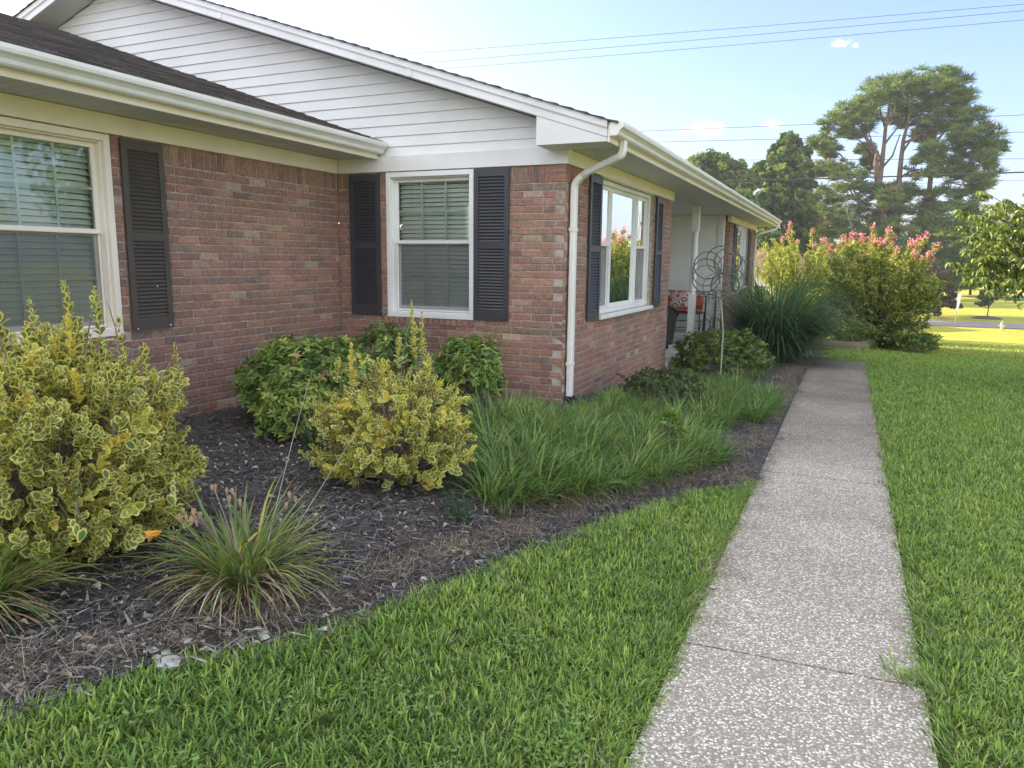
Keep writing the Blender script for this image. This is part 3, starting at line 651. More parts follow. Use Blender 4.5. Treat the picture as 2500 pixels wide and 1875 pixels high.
# timber edging at the end of the walk
mb = MB()
mb.prism([(-2.3, 0), (-.2, .15), (.50, .25), (.50, .37), (-.2, .27), (-2.3, .12)], -.62, -.40, lambda p, q, t: (p, 17.7+q, t))
mb.prism([(-2.3, .01), (-.2, .16), (.49, .26), (.49, .36), (-.2, .26), (-2.3, .11)], -.396, -.27, lambda p, q, t: (p, 17.7+q, t))
tag(mb.build('retaining_edge', M['timber'], None, .012), 'low weathered landscape timber edging at the far end of the path', 'garden edging')
def rock(mb, x, y, z, r, seed, m=0, flat=.5):
    rr = random.Random(seed); n = 7; v = [(x, y, z+r*flat)]; 
    for lv, (k, h) in enumerate(((.75, flat*.75), (1, .1), (.8, -flat*.4))):
        for i in range(n):
            a = 2*math.pi*i/n+rr.uniform(-.2, .2); q = r*k*rr.uniform(.75, 1.2); v.append((x+q*math.cos(a), y+q*math.sin(a)*.8, z+r*h*rr.uniform(.7, 1.2)))
    f = [(0, 1+i, 1+(i+1) % n) for i in range(n)]+[(1+l*n+i, 1+(l+1)*n+i, 1+(l+1)*n+(i+1) % n, 1+l*n+(i+1) % n) for l in range(2) for i in range(n)]
    mb.add(v, f, m)
for i, (x, y, r) in enumerate(((-1.35, 17.35, .16), (-1.08, 17.1, .13))):  # made-up stones whose colour stands in for an orange sun patch
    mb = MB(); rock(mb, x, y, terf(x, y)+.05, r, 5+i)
    tag(mb.build('sun_patch_stone', M['sun_patch']), ('larger made-up salmon orange stone standing for the sunlit patch against the timber edging', 'smaller made-up salmon orange stone standing for the sunlit patch before the timber edging')[i], 'stone', 'orange sun patch stones by the edging')
# ------------------------------------------------------------------ plants: numpy helpers
def nrm(a): return a/np.maximum(np.linalg.norm(a, axis=-1, keepdims=True), 1e-9)
def leaf_t(n=3, fold=.3, curl=.35, shape='ov'):
    t = np.linspace(0, 1, n+1)
    if shape == 'ov': w = np.sin(np.pi*np.clip(t**.85, 0, 1))**.7; w[0] = .12; w[-1] = .12
    elif shape == 'ob': w = np.sin(np.pi*np.clip(t**1.25*.93+.04, 0, 1))**.7; w[-1] = .35
    else: w = np.sin(np.pi*np.clip(t**.7, 0, 1)); w[0] = .05; w[-1] = .03
    V = []; Al = []
    for i in range(n+1):
        for sx in (-1, 0, 1):
            V.append((sx*w[i], t[i], abs(sx)*w[i]*fold-curl*t[i]**2*.5)); Al.append(max(abs(sx), 1.0 if i == n else 0, .75 if i == 0 and shape != 'la' else 0))
    Fq = [(i*3+k, i*3+k+1, i*3+k+4, i*3+k+3) for i in range(n) for k in (0, 1)]
    return np.array(V), np.array(Fq), np.array(Al)
class Veg:
    def __init__(s): s.V = []; s.F = {}; s.C = []; s.n = 0; s.mi = []; s.fo = []
    def _add(s, V, Fq, C, mi=0):
        s.fo.append((Fq+s.n, mi)); s.V.append(V); s.C.append(C); s.n += len(V)
    def leaves(s, P, A, Nn, L, W, col, tpl, mi=0):
        P = np.asarray(P); N = len(P)
        if N == 0: return
        A = nrm(A); X = nrm(np.cross(A, Nn)); Z = np.cross(X, A); T, Fq, Al = tpl; m = len(T)
        L = np.broadcast_to(L, N); W = np.broadcast_to(W, N)
        V = P[:, None]+X[:, None]*(T[None, :, 0:1]*W[:, None, None])+A[:, None]*(T[None, :, 1:2]*L[:, None, None])+Z[:, None]*(T[None, :, 2:3]*L[:, None, None]*.6)
        C = np.concatenate([np.repeat(np.asarray(col)[:, None, :], m, 1), np.broadcast_to(Al[None, :, None], (N, m, 1))], 2)
        Ff = (Fq[None]+(np.arange(N)*m)[:, None, None]).reshape(-1, Fq.shape[1])
        s._add(V.reshape(-1, 3), Ff, C.reshape(-1, 4), mi)
    def blades(s, P, az, th, L, W, bend, col, segs=3, mi=0, tipcol=None):
        P = np.asarray(P, float); N = len(P); d = np.stack([np.cos(az), np.sin(az), 0*az], 1); sd = np.stack([-np.sin(az), np.cos(az), 0*az], 1)
        L = np.broadcast_to(L, N).astype(float); W = np.broadcast_to(W, N).astype(float); bend = np.broadcast_to(bend, N)
        p = P.copy(); V = []; C = []
        for i in range(segs+1):
            t = i/segs; w = W*(1-t**2.2)*.5+W*.04; w = w*(.65+.35*min(1, t*4))
            V += [p-sd*w[:, None], p+sd*w[:, None]]
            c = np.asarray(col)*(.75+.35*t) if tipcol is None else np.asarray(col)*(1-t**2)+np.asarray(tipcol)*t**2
            c4 = np.concatenate([c, np.zeros((N, 1))], 1); C += [c4, c4]
            a = th+bend*(t+.5/segs); p = p+(d*np.sin(a)[:, None]+np.array([0, 0, 1.])*np.cos(a)[:, None])*(L/segs)[:, None]
        V = np.stack(V, 1); C = np.stack(C, 1); m = 2*(segs+1)
        Fq = np.array([(2*i, 2*i+1, 2*i+3, 2*i+2) for i in range(segs)])
        s._add(V.reshape(-1, 3), (Fq[None]+(np.arange(N)*m)[:, None, None]).reshape(-1, 4), C.reshape(-1, 4), mi)
    def quads(s, P, Nn, size, col, mi=0, asp=1.):
        N = len(P); Nn = nrm(Nn); r = RNG.normal(size=(N, 3)); X = nrm(np.cross(Nn, r)); Y = np.cross(Nn, X); sz = np.broadcast_to(size, N)[:, None]
        V = np.stack([P-X*sz*asp, P-Y*sz*.8+Nn*sz*.15, P+X*sz*asp, P+Y*sz*.8+Nn*sz*.15], 1)
        C = np.concatenate([np.repeat(np.asarray(col)[:, None], 4, 1), np.zeros((N, 4, 1))], 2)
        s._add(V.reshape(-1, 3), (np.array([[0, 1, 2, 3]])[None]+(np.arange(N)*4)[:, None, None]).reshape(-1, 4), C.reshape(-1, 4), mi)
    def build(s, name, mats, parent=None, link=True, smooth=False):
        fs = [f for f, _ in s.fo]; mi = np.concatenate([np.full(len(f), m) for f, m in s.fo])
        o = mesh_obj(name, np.concatenate(s.V), fs, mats, parent, mi, np.concatenate(s.C), smooth)
        if not link: COL.objects.unlink(o)
        return o
def jit(col, n, v=.15, hv=.06):
    c = np.array(col)[None]*(1+RNG.uniform(-v, v, (n, 1)))*(1+RNG.uniform(-hv, hv, (n, 3))); return c
def palette(n, cols, wts, v=.15):
    idx = RNG.choice(len(cols), n, p=np.array(wts)/sum(wts)); return np.array(cols)[idx]*(1+RNG.uniform(-v, v, (n, 1)))
def rdir(n): return nrm(RNG.normal(size=(n, 3)))
def scatter(name, pts, variants, mats, label, cat, rot=None, scl=None, tilt=.08, idx=None):
    """one ground-cover object: geometry nodes put small tufts on its points"""
    n = len(pts); me = bpy.data.meshes.new(name); me.vertices.add(n); me.vertices.foreach_set('co', np.asarray(pts, np.float32).ravel())
    rr = np.stack([RNG.uniform(-tilt, tilt, n), RNG.uniform(-tilt, tilt, n), RNG.uniform(0, 6.283, n) if rot is None else rot], 1)
    me.attributes.new('rot', 'FLOAT_VECTOR', 'POINT').data.foreach_set('vector', rr.astype(np.float32).ravel())
    sc = RNG.uniform(.8, 1.2, n) if scl is None else scl
    me.attributes.new('scl', 'FLOAT', 'POINT').data.foreach_set('value', np.asarray(sc, np.float32))
    me.attributes.new('idx', 'INT', 'POINT').data.foreach_set('value', (RNG.integers(0, len(variants), n) if idx is None else idx).astype(np.int32))
    o = bpy.data.objects.new(name, me); COL.objects.link(o)
    cl = bpy.data.collections.new(name+'_tufts')
    for v in variants: cl.objects.link(v)
    g = bpy.data.node_groups.new(name, 'GeometryNodeTree')
    g.interface.new_socket('Geometry', in_out='INPUT', socket_type='NodeSocketGeometry'); g.interface.new_socket('Geometry', in_out='OUTPUT', socket_type='NodeSocketGeometry')
    N = g.nodes.new; L = g.links.new; gi = N('NodeGroupInput'); go = N('NodeGroupOutput'); ip = N('GeometryNodeInstanceOnPoints'); ci = N('GeometryNodeCollectionInfo')
    ci.inputs[0].default_value = cl; ci.inputs['Separate Children'].default_value = True; ci.inputs['Reset Children'].default_value = True
    for dt, nm, sk in (('FLOAT_VECTOR', 'rot', 'Rotation'), ('FLOAT', 'scl', 'Scale'), ('INT', 'idx', 'Instance Index')):
        q = N('GeometryNodeInputNamedAttribute'); q.data_type = dt; q.inputs[0].default_value = nm; L(q.outputs[0], ip.inputs[sk])
    L(gi.outputs[0], ip.inputs['Points']); L(ci.outputs[0], ip.inputs['Instance']); ip.inputs['Pick Instance'].default_value = True; L(ip.outputs[0], go.inputs[0])
    m = o.modifiers.new('scatter', 'NODES'); m.node_group = g
    return tag(o, label, cat, None, 'stuff')
def jgrid(x0, x1, y0, y1, step, keep=None, dz=0.):
    X, Y = np.meshgrid(np.arange(x0, x1, step), np.arange(y0, y1, step)); x = X.ravel()+RNG.uniform(-.5, .5, X.size)*step; y = Y.ravel()+RNG.uniform(-.5, .5, X.size)*step
    if keep is not None: k = keep(x, y); x, y = x[k], y[k]
    return np.stack([x, y, ter(x, y)+dz], 1)
# ------------------------------------------------------------------ lawn
GC = [(.28, .44, .09), (.20, .34, .075), (.44, .58, .12), (.11, .20, .05), (.50, .48, .26)]
def tuft(r, n, L0, L1, w, lean=.5, bend=.9, wts=(4, 3, 3, 2, .25), segs=3):
    v = Veg(); q = r*np.sqrt(RNG.uniform(0, 1, n)); a = RNG.uniform(0, 6.283, n); P = np.stack([q*np.cos(a), q*np.sin(a), -.01+0*a], 1)
    L = RNG.uniform(L0, L1, n)
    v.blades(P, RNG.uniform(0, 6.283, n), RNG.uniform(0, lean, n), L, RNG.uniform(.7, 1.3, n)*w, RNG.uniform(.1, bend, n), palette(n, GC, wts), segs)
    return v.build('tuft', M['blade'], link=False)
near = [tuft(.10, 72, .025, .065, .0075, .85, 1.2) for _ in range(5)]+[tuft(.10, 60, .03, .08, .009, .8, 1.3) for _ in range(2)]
G0 = GC; GC = [(.34, .47, .11), (.26, .39, .09), (.50, .60, .14), (.15, .24, .06), (.52, .48, .27)]; near += [tuft(.10, 70, .025, .06, .0075, .9, 1.2, wts=(4, 3, 3, 2, .8)) for _ in range(3)]
GC = [(.22, .36, .08), (.15, .28, .07), (.33, .48, .10), (.09, .17, .045), (.42, .38, .2)]; near += [tuft(.10, 80, .025, .065, .0075, .9, 1.2) for _ in range(3)]; GC = G0
def on_lawn(x, y): return (((x > edge_x(y)+.04) & (x < PL-.045) & (y < 5.75)) | ((x > PR+.065) & (y < 15.1))) 
def lawn_pts(y0, y1, step, xmax):
    return jgrid(-4.5, xmax, y0, y1, step, on_lawn)
P1 = np.concatenate([lawn_pts(.2, 3.4, .072, 2.1), lawn_pts(3.4, 6.2, .085, 2.4)])
f_ = np.sin(P1[:, 0]*2.3+1.7*np.sin(P1[:, 1]*1.1))+np.cos(P1[:, 1]*2.9+P1[:, 0]*1.3)+RNG.normal(0, .9, len(P1))
ix_ = np.where(f_ > .9, RNG.integers(7, 10, len(P1)), np.where(f_ < -.9, RNG.integers(10, 13, len(P1)), RNG.integers(0, 7, len(P1))))
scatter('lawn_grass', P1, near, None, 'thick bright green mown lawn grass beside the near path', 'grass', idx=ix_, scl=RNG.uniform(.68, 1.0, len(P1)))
mid = [tuft(.13, 80, .03, .08, .008, .9, 1.1, segs=2) for _ in range(5)]
P2 = np.concatenate([lawn_pts(6.2, 10, .13, 3.2), lawn_pts(10, 15.1, .16, 4.2)])
P2 = np.concatenate([P2, jgrid(-.25, 5, 15.1, 17.7, .17, lambda x, y: x > -.25+.15*np.sin(y*4))])
scatter('lawn_grass', P2, mid, None, 'mown lawn grass along the far half of the path', 'grass')
GC = [(.36, .40, .08), (.29, .35, .07), (.44, .48, .09), (.20, .26, .06), (.48, .44, .2)]
far = [tuft(.3, 90, .04, .10, .02, .9, 1.1, segs=2) for _ in range(4)]
P3 = jgrid(-2, 9, 17.8, 40, .34, lambda x, y: x < .25*y+1)
scatter('lawn_grass', P3, far, None, 'sloping lawn grass below the end of the path', 'grass', scl=RNG.uniform(.7, 1.1, len(P3)))
# long overhanging blades along the edges of the lawn
GC = G0
v_ = []
for _ in range(4):
    v = Veg(); n = 40; P = np.stack([RNG.uniform(-.05, .05, n), RNG.uniform(-.08, .08, n), -.01+0*RNG.uniform(0, 1, n)], 1)
    v.blades(P, RNG.normal(0, .7, n), RNG.uniform(.2, 1.1, n), RNG.uniform(.03, .075, n), RNG.uniform(.004, .006, n), RNG.uniform(.3, .9, n), palette(n, GC, (4, 3, 3, 2, .6)), 3); v_.append(v.build('edge_tuft', M['blade'], link=False))
y = np.arange(.3, 15, .05); k = RNG.uniform(0, 1, len(y)) < .9; y = y[k]; x = PR+.05+RNG.uniform(-.02, .03, len(y)); pe = [np.stack([x, y, ter(x, y)], 1)]; re = [np.full(len(y), math.pi)]
y = np.arange(.3, 5.7, .045); x = PL-.05+RNG.uniform(-.03, .02, len(y)); pe.append(np.stack([x, y, ter(x, y)], 1)); re.append(np.zeros(len(y)))
y = np.arange(.3, 5.7, .045); x = edge_x(y)+.08+RNG.uniform(-.03, .04, len(y)); pe.append(np.stack([x, y, ter(x, y)], 1)); re.append(np.full(len(y), 2.4))
# a coarse weed patch creeping over the walk
for (cx, cy) in ((.385, 3.12),):
    q = RNG.normal(size=(7, 2))*.03; pe.append(np.stack([cx+q[:, 0], cy+q[:, 1]*1.5, ter(cx+q[:, 0], cy+q[:, 1])+.005], 1)); re.append(RNG.uniform(2, 4.3, 7))
scatter('edge_grass', np.concatenate(pe), v_, None, 'longer grass blades leaning over the lawn edges', 'grass', rot=np.concatenate(re), tilt=.05)
cl_ = []
for _ in range(3):
    v = Veg(); k = 26; q = .09*np.sqrt(RNG.uniform(0, 1, k)); a = RNG.uniform(0, 6.283, k); C0 = np.stack([q*np.cos(a), q*np.sin(a), RNG.uniform(.018, .042, k)], 1)
    for w in range(3):
        ph = RNG.uniform(0, 6.283, k) if w == 0 else ph+2.094; A = np.stack([np.cos(ph), np.sin(ph), .12+0*ph], 1)
        v.leaves(C0, A, np.array((0, 0, 1.))+RNG.normal(0, .15, (k, 3)), np.full(k, .009), np.full(k, .0045), palette(k, [(.20, .34, .09), (.26, .40, .11)], (1, 1)), leaf_t(2, .1, -.1, 'ob'))
    cl_.append(v.build('clover', M['leaf'], link=False))
pc_ = np.concatenate([RNG.normal(0, .16, (int(n_), 2))+np.array(c_) for c_, n_ in (((-1.35, 1.75), 4), ((-1.0, 1.45), 5), ((-1.55, 1.35), 4), ((-.85, 2.1), 3), ((-1.25, 2.5), 3), ((.75, 1.9), 3), ((.95, 3.0), 3))]); pc_ = pc_[on_lawn(pc_[:, 0], pc_[:, 1])]
scatter('clover_patch', np.stack([pc_[:, 0], pc_[:, 1], ter(pc_[:, 0], pc_[:, 1])], 1), cl_, None, 'patches of small round clover leaves in the near lawn', 'clover')
# ------------------------------------------------------------------ mulch chips, straw and dead leaves on the bed
def flat_bits(n, r, L0, L1, W0, W1, cols, wts, h=.01, tilt=.3, mat='chip', curl=.0):
    v = Veg(); q = r*np.sqrt(RNG.uniform(0, 1, n)); a = RNG.uniform(0, 6.283, n); P = np.stack([q*np.cos(a), q*np.sin(a), RNG.uniform(0, h, n)], 1)
    v.blades(P, RNG.uniform(0, 6.283, n), RNG.uniform(1.57-tilt, 1.57+tilt*.6, n), RNG.uniform(L0, L1, n), RNG.uniform(W0, W1, n), RNG.uniform(-curl, curl, n), palette(n, cols, wts), 3 if curl else 1)
    return v.build('bits', M[mat], link=False)
DC = [(.065, .060, .058), (.11, .10, .098), (.21, .195, .19), (.38, .36, .35), (.03, .028, .027), (.15, .10, .075)]
chips = [flat_bits(80, .14, .015, .06, .004, .013, DC, (4, 4, 3, .9, 3, 1), .025) for _ in range(6)]+[flat_bits(26, .13, .035, .08, .008, .020, DC, (4, 4, 2.5, .4, 3, 1), .03) for _ in range(3)]
PB = np.concatenate([jgrid(-5, -.5, .3, 6.5, .085, bedkeep, .008), jgrid(-2.5, -.5, 6.5, 13.5, .13, bedkeep, .008)])
scatter('mulch_chips', PB, chips, None, 'shredded dark bark mulch covering the planting bed', 'mulch', tilt=.1)
SC = [(.36, .30, .21), (.26, .21, .15), (.46, .40, .30), (.18, .13, .09), (.30, .17, .09)]
straws = [flat_bits(46, .12, .03, .11, .0015, .0035, SC, (4, 4, 2, 3, 1), .03, .25, 'straw', 1.2) for _ in range(5)]
y = RNG.uniform(.2, 5.8, 230); x = edge_x(y)-.08-np.abs(RNG.normal(0, .09, 230)); ps = [np.stack([x, y, ter(x, y)+.008], 1)]
y = RNG.uniform(5.6, 13.4, 190); x = PL-.08-np.abs(RNG.normal(0, .14, 190)); ps.append(np.stack([x, y, ter(x, y)+.008], 1))
y = RNG.uniform(.6, 6.5, 24); x = PL+.01+np.abs(RNG.normal(0, .03, 24)); ps.append(np.stack([x, y, ter(x, y)+.004], 1))
y = RNG.uniform(.6, 12, 14); x = PR-np.abs(RNG.normal(0, .02, 14)); ps.append(np.stack([x, y, ter(x, y)+.004], 1))
y = RNG.uniform(1, 6.4, 60); x = RNG.uniform(-4.2, -1, 60); k = bedkeep(x, y); ps.append(np.stack([x, y, ter(x, y)+.01], 1)[k])
scatter('dry_clippings', np.concatenate(ps), straws, None, 'dry straw coloured clippings along bed and path edges', 'clippings')
LC = [(.42, .35, .26), (.50, .45, .38), (.30, .24, .19), (.55, .54, .50)]
def litter(n, r, s0, s1):
    v = Veg(); q = r*np.sqrt(RNG.uniform(0, 1, n)); a = RNG.uniform(0, 6.283, n); P = np.stack([q*np.cos(a), q*np.sin(a), RNG.uniform(.005, .02, n)], 1); az = RNG.uniform(0, 6.283, n)
    A = np.stack([np.cos(az), np.sin(az), RNG.uniform(-.2, .35, n)], 1); Nn = np.stack([RNG.normal(0, .35, n), RNG.normal(0, .35, n), 1+0*az], 1); L = RNG.uniform(s0, s1, n)
    v.leaves(P, A, Nn, L, L*RNG.uniform(.2, .34, n), palette(n, LC, (3, 3, 3, 1.5)), leaf_t(3, .5, .6)); return v.build('litter', M['straw'], link=False)
lit = [litter(5, .16, .02, .045) for _ in range(6)]
PLt = jgrid(-4.5, -1.3, .4, 5.2, .17, lambda x, y: bedkeep(x, y) & (RNG.uniform(0, 1, len(x)) < np.clip(.62-.25*np.abs(x+2.6), .05, 1)), .01)
scatter('fallen_leaves', PLt, lit, None, 'dry tan fallen leaves lying on the dark mulch', 'dead leaves')
# pale pebbles and shell bits near the bed edge
stones = []
for i in range(5):
    mb = MB()
    for j in range(4): rock(mb, random.uniform(-.07, .07), random.uniform(-.07, .07), .003, random.uniform(.006, .017), i*9+j)
    o = mb.build('stones', pmat('pale_stone', (.50, .49, .46), .8, (.30, .28, .26), 25) if i == 0 else bpy.data.materials['pale_stone']); COL.objects.unlink(o); stones.append(o)
y = np.concatenate([RNG.uniform(1.2, 5, 20), RNG.normal(1.65, .12, 14)]); x = edge_x(y)-np.abs(RNG.normal(.05, .09, len(y)))
scatter('pale_pebbles', np.stack([x, y, ter(x, y)+.012], 1), stones, None, 'pale pebbles and chips along the lawn edge of the bed', 'pebbles')
for i, (x, y, r, lb) in enumerate(((-1.97, 1.62, .05, 'pale flat stone at the bed edge, the biggest one left of the dry grass clump'), (-1.86, 1.93, .035, 'blue grey stone under the dry grass clump'), (-1.70, 2.45, .022, 'small white stone on the bed edge right of the daylily'), (-.51, 3.62, .018, 'small white stone on the left edge of the path'))):
    mb = MB(); rock(mb, x, y, terf(x, y)+.012, r, 40+i, 0, .4); tag(mb.build('stone', bpy.data.materials['pale_stone']), lb, 'stone', 'loose stones by the lawn edge')
# ------------------------------------------------------------------ variegated euonymus
def twigs(mb, base, tips, r0=.008, r1=.0025, wob=.04, n=5):
    for t in tips:
        b = np.array(base)+RNG.normal(0, .05, 3)*np.array((1, 1, 0)); t = np.array(t); pts = []
        m = b+(t-b)*.45+np.array((0, 0, -.02))+RNG.normal(0, wob, 3)
        for k in range(n+1):
            s = k/n; pts.append(tuple(b*(1-s)**2+2*m*s*(1-s)+t*s*s+RNG.normal(0, wob*.12, 3)*(0 < k < n)))
        mb.tube(pts, [r0+(r1-r0)*k/n for k in range(n+1)], 5)
OB = leaf_t(3, .20, .10, 'ob'); OB2 = leaf_t(3, .38, -.22, 'ob')
def euonymus(label, c, rad, nsprig, spikes, base, yellow=.06, seed=0, gaps=()):
    root = thing('variegated_shrub', label, 'shrub', (c[0], c[1], terf(c[0], c[1])))
    fol = Veg(); stems = MB(); tips = []
    # tips over the crown surface
    d = rdir(nsprig*3); d = d[d[:, 2] > -.97]
    q = RNG.uniform(.55, 1.04, len(d))**.6
    bump = 1+.10*np.sin(d[:, 0]*7+d[:, 1]*5+seed)+.10*np.sin(d[:, 2]*9+d[:, 0]*4+seed*2)
    T = np.array(c)+d*np.array(rad)*q[:, None]*bump[:, None]*np.stack([1+.38*np.maximum(0, -d[:, 2])]*2+[1+0*q], 1); T = T[T[:, 2] > ter(T[:, 0], T[:, 1])+.05][:nsprig]
    for gc, gr in gaps: T = T[np.linalg.norm(T-np.array(gc), axis=1) > gr]
    D = nrm(nrm(T-np.array(c))*.75+np.array((0, 0, .6))+RNG.normal(0, .34, T.shape)); Ls = RNG.uniform(.07, .17, len(T))
    for sp in spikes: T = np.vstack([T, sp[:3]]); D = np.vstack([D, nrm(np.array([[RNG.normal(0, .08), RNG.normal(0, .08), 1]]))]); Ls = np.append(Ls, sp[3])
    for i in range(len(T)):
        L = Ls[i]; npair = int(L/.021)+2; dr = D[i]; s0 = T[i]-dr*L
        a = nrm(np.cross(dr, (.3, .5, .1))); b = np.cross(dr, a)
        k = np.arange(npair); s = k/(npair-1)
        P = s0+dr*(s*L)[:, None]; ph = (k % 2)*1.57+RNG.uniform(0, 6.28); spike = L > .2
        sz = (.046 if not spike else .040)*(1-.45*s**3)*RNG.uniform(.6, 1.25, npair)*RNG.uniform(.85, 1.15)
        base_c = (.17, .24, .09) if RNG.uniform() > .18 else (.36, .42, .10)
        cc = jit(base_c, npair, .22, .1)
        if RNG.uniform() < yellow: cc = jit((.62, .52, .08), npair, .15)
        for sg in (0, math.pi):
            rad_ = a*np.cos(ph+sg)[:, None]+b*np.sin(ph+sg)[:, None]; open_ = .95-.45*s
            A = rad_*open_[:, None]+dr*(.55+.5*s)[:, None]+RNG.normal(0, .15, (npair, 3)); Nn = dr-rad_*RNG.uniform(.0, .7)
            fol.leaves(P, A, np.broadcast_to(Nn, A.shape)+RNG.normal(0, .15, A.shape), sz, sz*.36, cc, OB if RNG.uniform() < .6 else OB2)
        if i % 3 == 0 or spike: tips.append(T[i]-dr*L*.15)
    ns_ = len(spikes); tips = tips[-ns_:]+tips[:-ns_]; twigs(stems, base, tips[:100]); 
    for i in range(110):   # bare grey twigs showing through
        j = RNG.integers(0, len(T)); p = T[j]-D[j]*.16; e = p+nrm(RNG.normal(0, .35, 3)+np.array((0, 0, 1)))*RNG.uniform(.1, .22)+(T[j]-np.array(c))*.06
        stems.tube([tuple(p), tuple((p+e)/2+RNG.normal(0, .008, 3)), tuple(e)], [.0035, .003, .0015], 5)
    fol.build('foliage', M['vari'], root); stems.build('stems', M['twig'], root)
    return root
zb = terf(-2.95, 2.2)
euonymus('large round yellow green variegated shrub under the left window', (-3.17, 2.02, zb+.50), (.54, .56, .54), 1200,
   [(-3.24, 1.92, zb+1.28, .26), (-3.36, 1.92, zb+1.12, .20), (-3.06, 2.12, zb+1.20, .24), (-2.98, 2.20, zb+1.18, .24), (-3.14, 2.02, zb+1.14, .2), (-2.92, 2.26, zb+1.05, .18), (-2.70, 2.36, zb+.93, .22), (-2.82, 2.3, zb+.93, .16), (-3.3, 1.98, zb+1.1, .2), (-3.02, 2.1, zb+1.08, .2)], (-3.15, 2.06, zb), .07, 1)
zb = terf(-2.45, 3.7)
euonymus('smaller yellow edged variegated shrub in front of the middle window', (-2.45, 3.72, zb+.36), (.49, .44, .37), 480,
   [(-2.36, 3.78, zb+1.09, .34), (-2.30, 3.80, zb+1.02, .30), (-2.40, 3.70, zb+.90, .2), (-2.27, 3.75, zb+.85, .2), (-2.78, 3.75, zb+.80, .2), (-2.84, 3.7, zb+.74, .16), (-2.62, 3.8, zb+.72, .15), (-2.2, 3.7, zb+.8, .15)], (-2.45, 3.75, zb), .10, 4, gaps=[((-2.58, 3.55, zb+.72), .16)])
# ------------------------------------------------------------------ nandinas, azaleas
LA = leaf_t(3, .25, .5, 'la'); OV = leaf_t(3, .3, .4, 'ov')
def leafy(name, label, cat, c, rad, n, L, asp, cols, wts, tpl=OV, up_=.5, mat='leaf', shell=.55, whorl=5, seed=0, stems=True, low=-.45, parts=('foliage', 'stems')):
    root = thing(name, label, cat, (c[0], c[1], terf(c[0], c[1]))); v = Veg()
    m = n//whorl; d = rdir(m*3); d = d[d[:, 2] > low][:m]; m = len(d)
    q = (shell+(1-shell)*RNG.uniform(0, 1, m))**.5
    bump = 1+.12*np.sin(d[:, 0]*6+seed)*np.cos(d[:, 1]*5+seed)+.08*np.sin(d[:, 2]*11+d[:, 0]*9+seed)+RNG.normal(0, .03, m)
    T = np.array(c)+d*np.array(rad)*(q*bump)[:, None]; k = T[:, 2] > ter(T[:, 0], T[:, 1])+.02; T, d = T[k], d[k]; m = len(T)
    ax = nrm(d*.6+np.array((0, 0, up_))+RNG.normal(0, .3, d.shape)); a = nrm(np.cross(ax, RNG.normal(size=ax.shape))); b = np.cross(ax, a)
    cc = palette(m, cols, wts)
    # each whorl takes one colour drawn at random from the palette
    for w in range(whorl):
        ph = 6.283*w/whorl+RNG.uniform(0, .8, m); rd = a*np.cos(ph)[:, None]+b*np.sin(ph)[:, None]
        A = rd*.9+ax*RNG.uniform(.1, .8, (m, 1)); Ls = L*RNG.uniform(.7, 1.2, m)
        v.leaves(T-ax*RNG.uniform(0, L*.8, (m, 1)), A, ax+RNG.normal(0, .2, ax.shape), Ls, Ls*asp, cc*(1+RNG.uniform(-.12, .12, (m, 1))), tpl)
    v.build(parts[0], M[mat], root)
    if stems:
        mb = MB(); bs = (c[0], c[1], terf(c[0], c[1])); idx = RNG.choice(m, min(m, 45), replace=False); twigs(mb, bs, T[idx], .007, .002, .03); mb.build(parts[1], M['twig'], root)
    return root
NC = [(.24, .34, .08), (.15, .25, .06), (.38, .44, .11), (.08, .15, .045), (.42, .30, .12)]
leafy('nandina_shrub', 'lime green leafy shrub in the brick corner left of the middle window', 'shrub', (-3.98, 4.78, .40), (.60, .50, .38), 6400, .062, .20, NC, (4, 4, 2, 2, .3), LA, .5, seed=2)
leafy('nandina_shrub', 'low yellowish green clump in front of the corner shrub', 'shrub', (-3.70, 4.30, .25), (.32, .28, .22), 2200, .06, .22, NC, (4, 2, 5, .5, .3), LA, .5, seed=3)
leafy('nandina_shrub', 'darker green shrub tucked right into the brick corner', 'shrub', (-3.85, 5.75, .42), (.42, .34, .42), 2400, .062, .20, NC, (3, 5, 1, 3, .2), LA, .5, seed=5)
leafy('nandina_shrub', 'lime green rounded shrub below the right shutter of the middle window', 'shrub', (-3.12, 5.92, .37), (.36, .32, .36), 3200, .058, .21, NC, (4, 4, 2, 1.5, .1), LA, .5, seed=8)
AC = [(.08, .14, .04), (.055, .10, .03), (.12, .19, .05), (.17, .12, .05)]
leafy('azalea_shrub', 'low dark green shrub sunk in the ornamental grass', 'shrub', (-1.72, 7.75, terf(-1.7, 7.75)+.16), (.44, .42, .24), 3600, .032, .27, AC, (4, 4, 1, 1.2), OV, .7, seed=4, whorl=6)
AC2 = [(.16, .24, .055), (.10, .17, .045), (.24, .32, .07), (.06, .11, .03)]
leafy('azalea_shrub', 'bushy mid green shrub beside the porch floor', 'shrub', (-1.63, 11.3, terf(-1.6, 11.3)+.33), (.72, .62, .43), 7500, .045, .27, AC2, (4, 4, 2, 2), OV, .8, seed=6, whorl=6)
leafy('young_weed', 'single light green seedling standing in the ornamental grass', 'weed', (-1.22, 5.85, terf(-1.2, 5.85)+.28), (.07, .07, .14), 60, .085, .22, [(.16, .28, .05)], (1,), LA, .6, whorl=4, low=-.9)
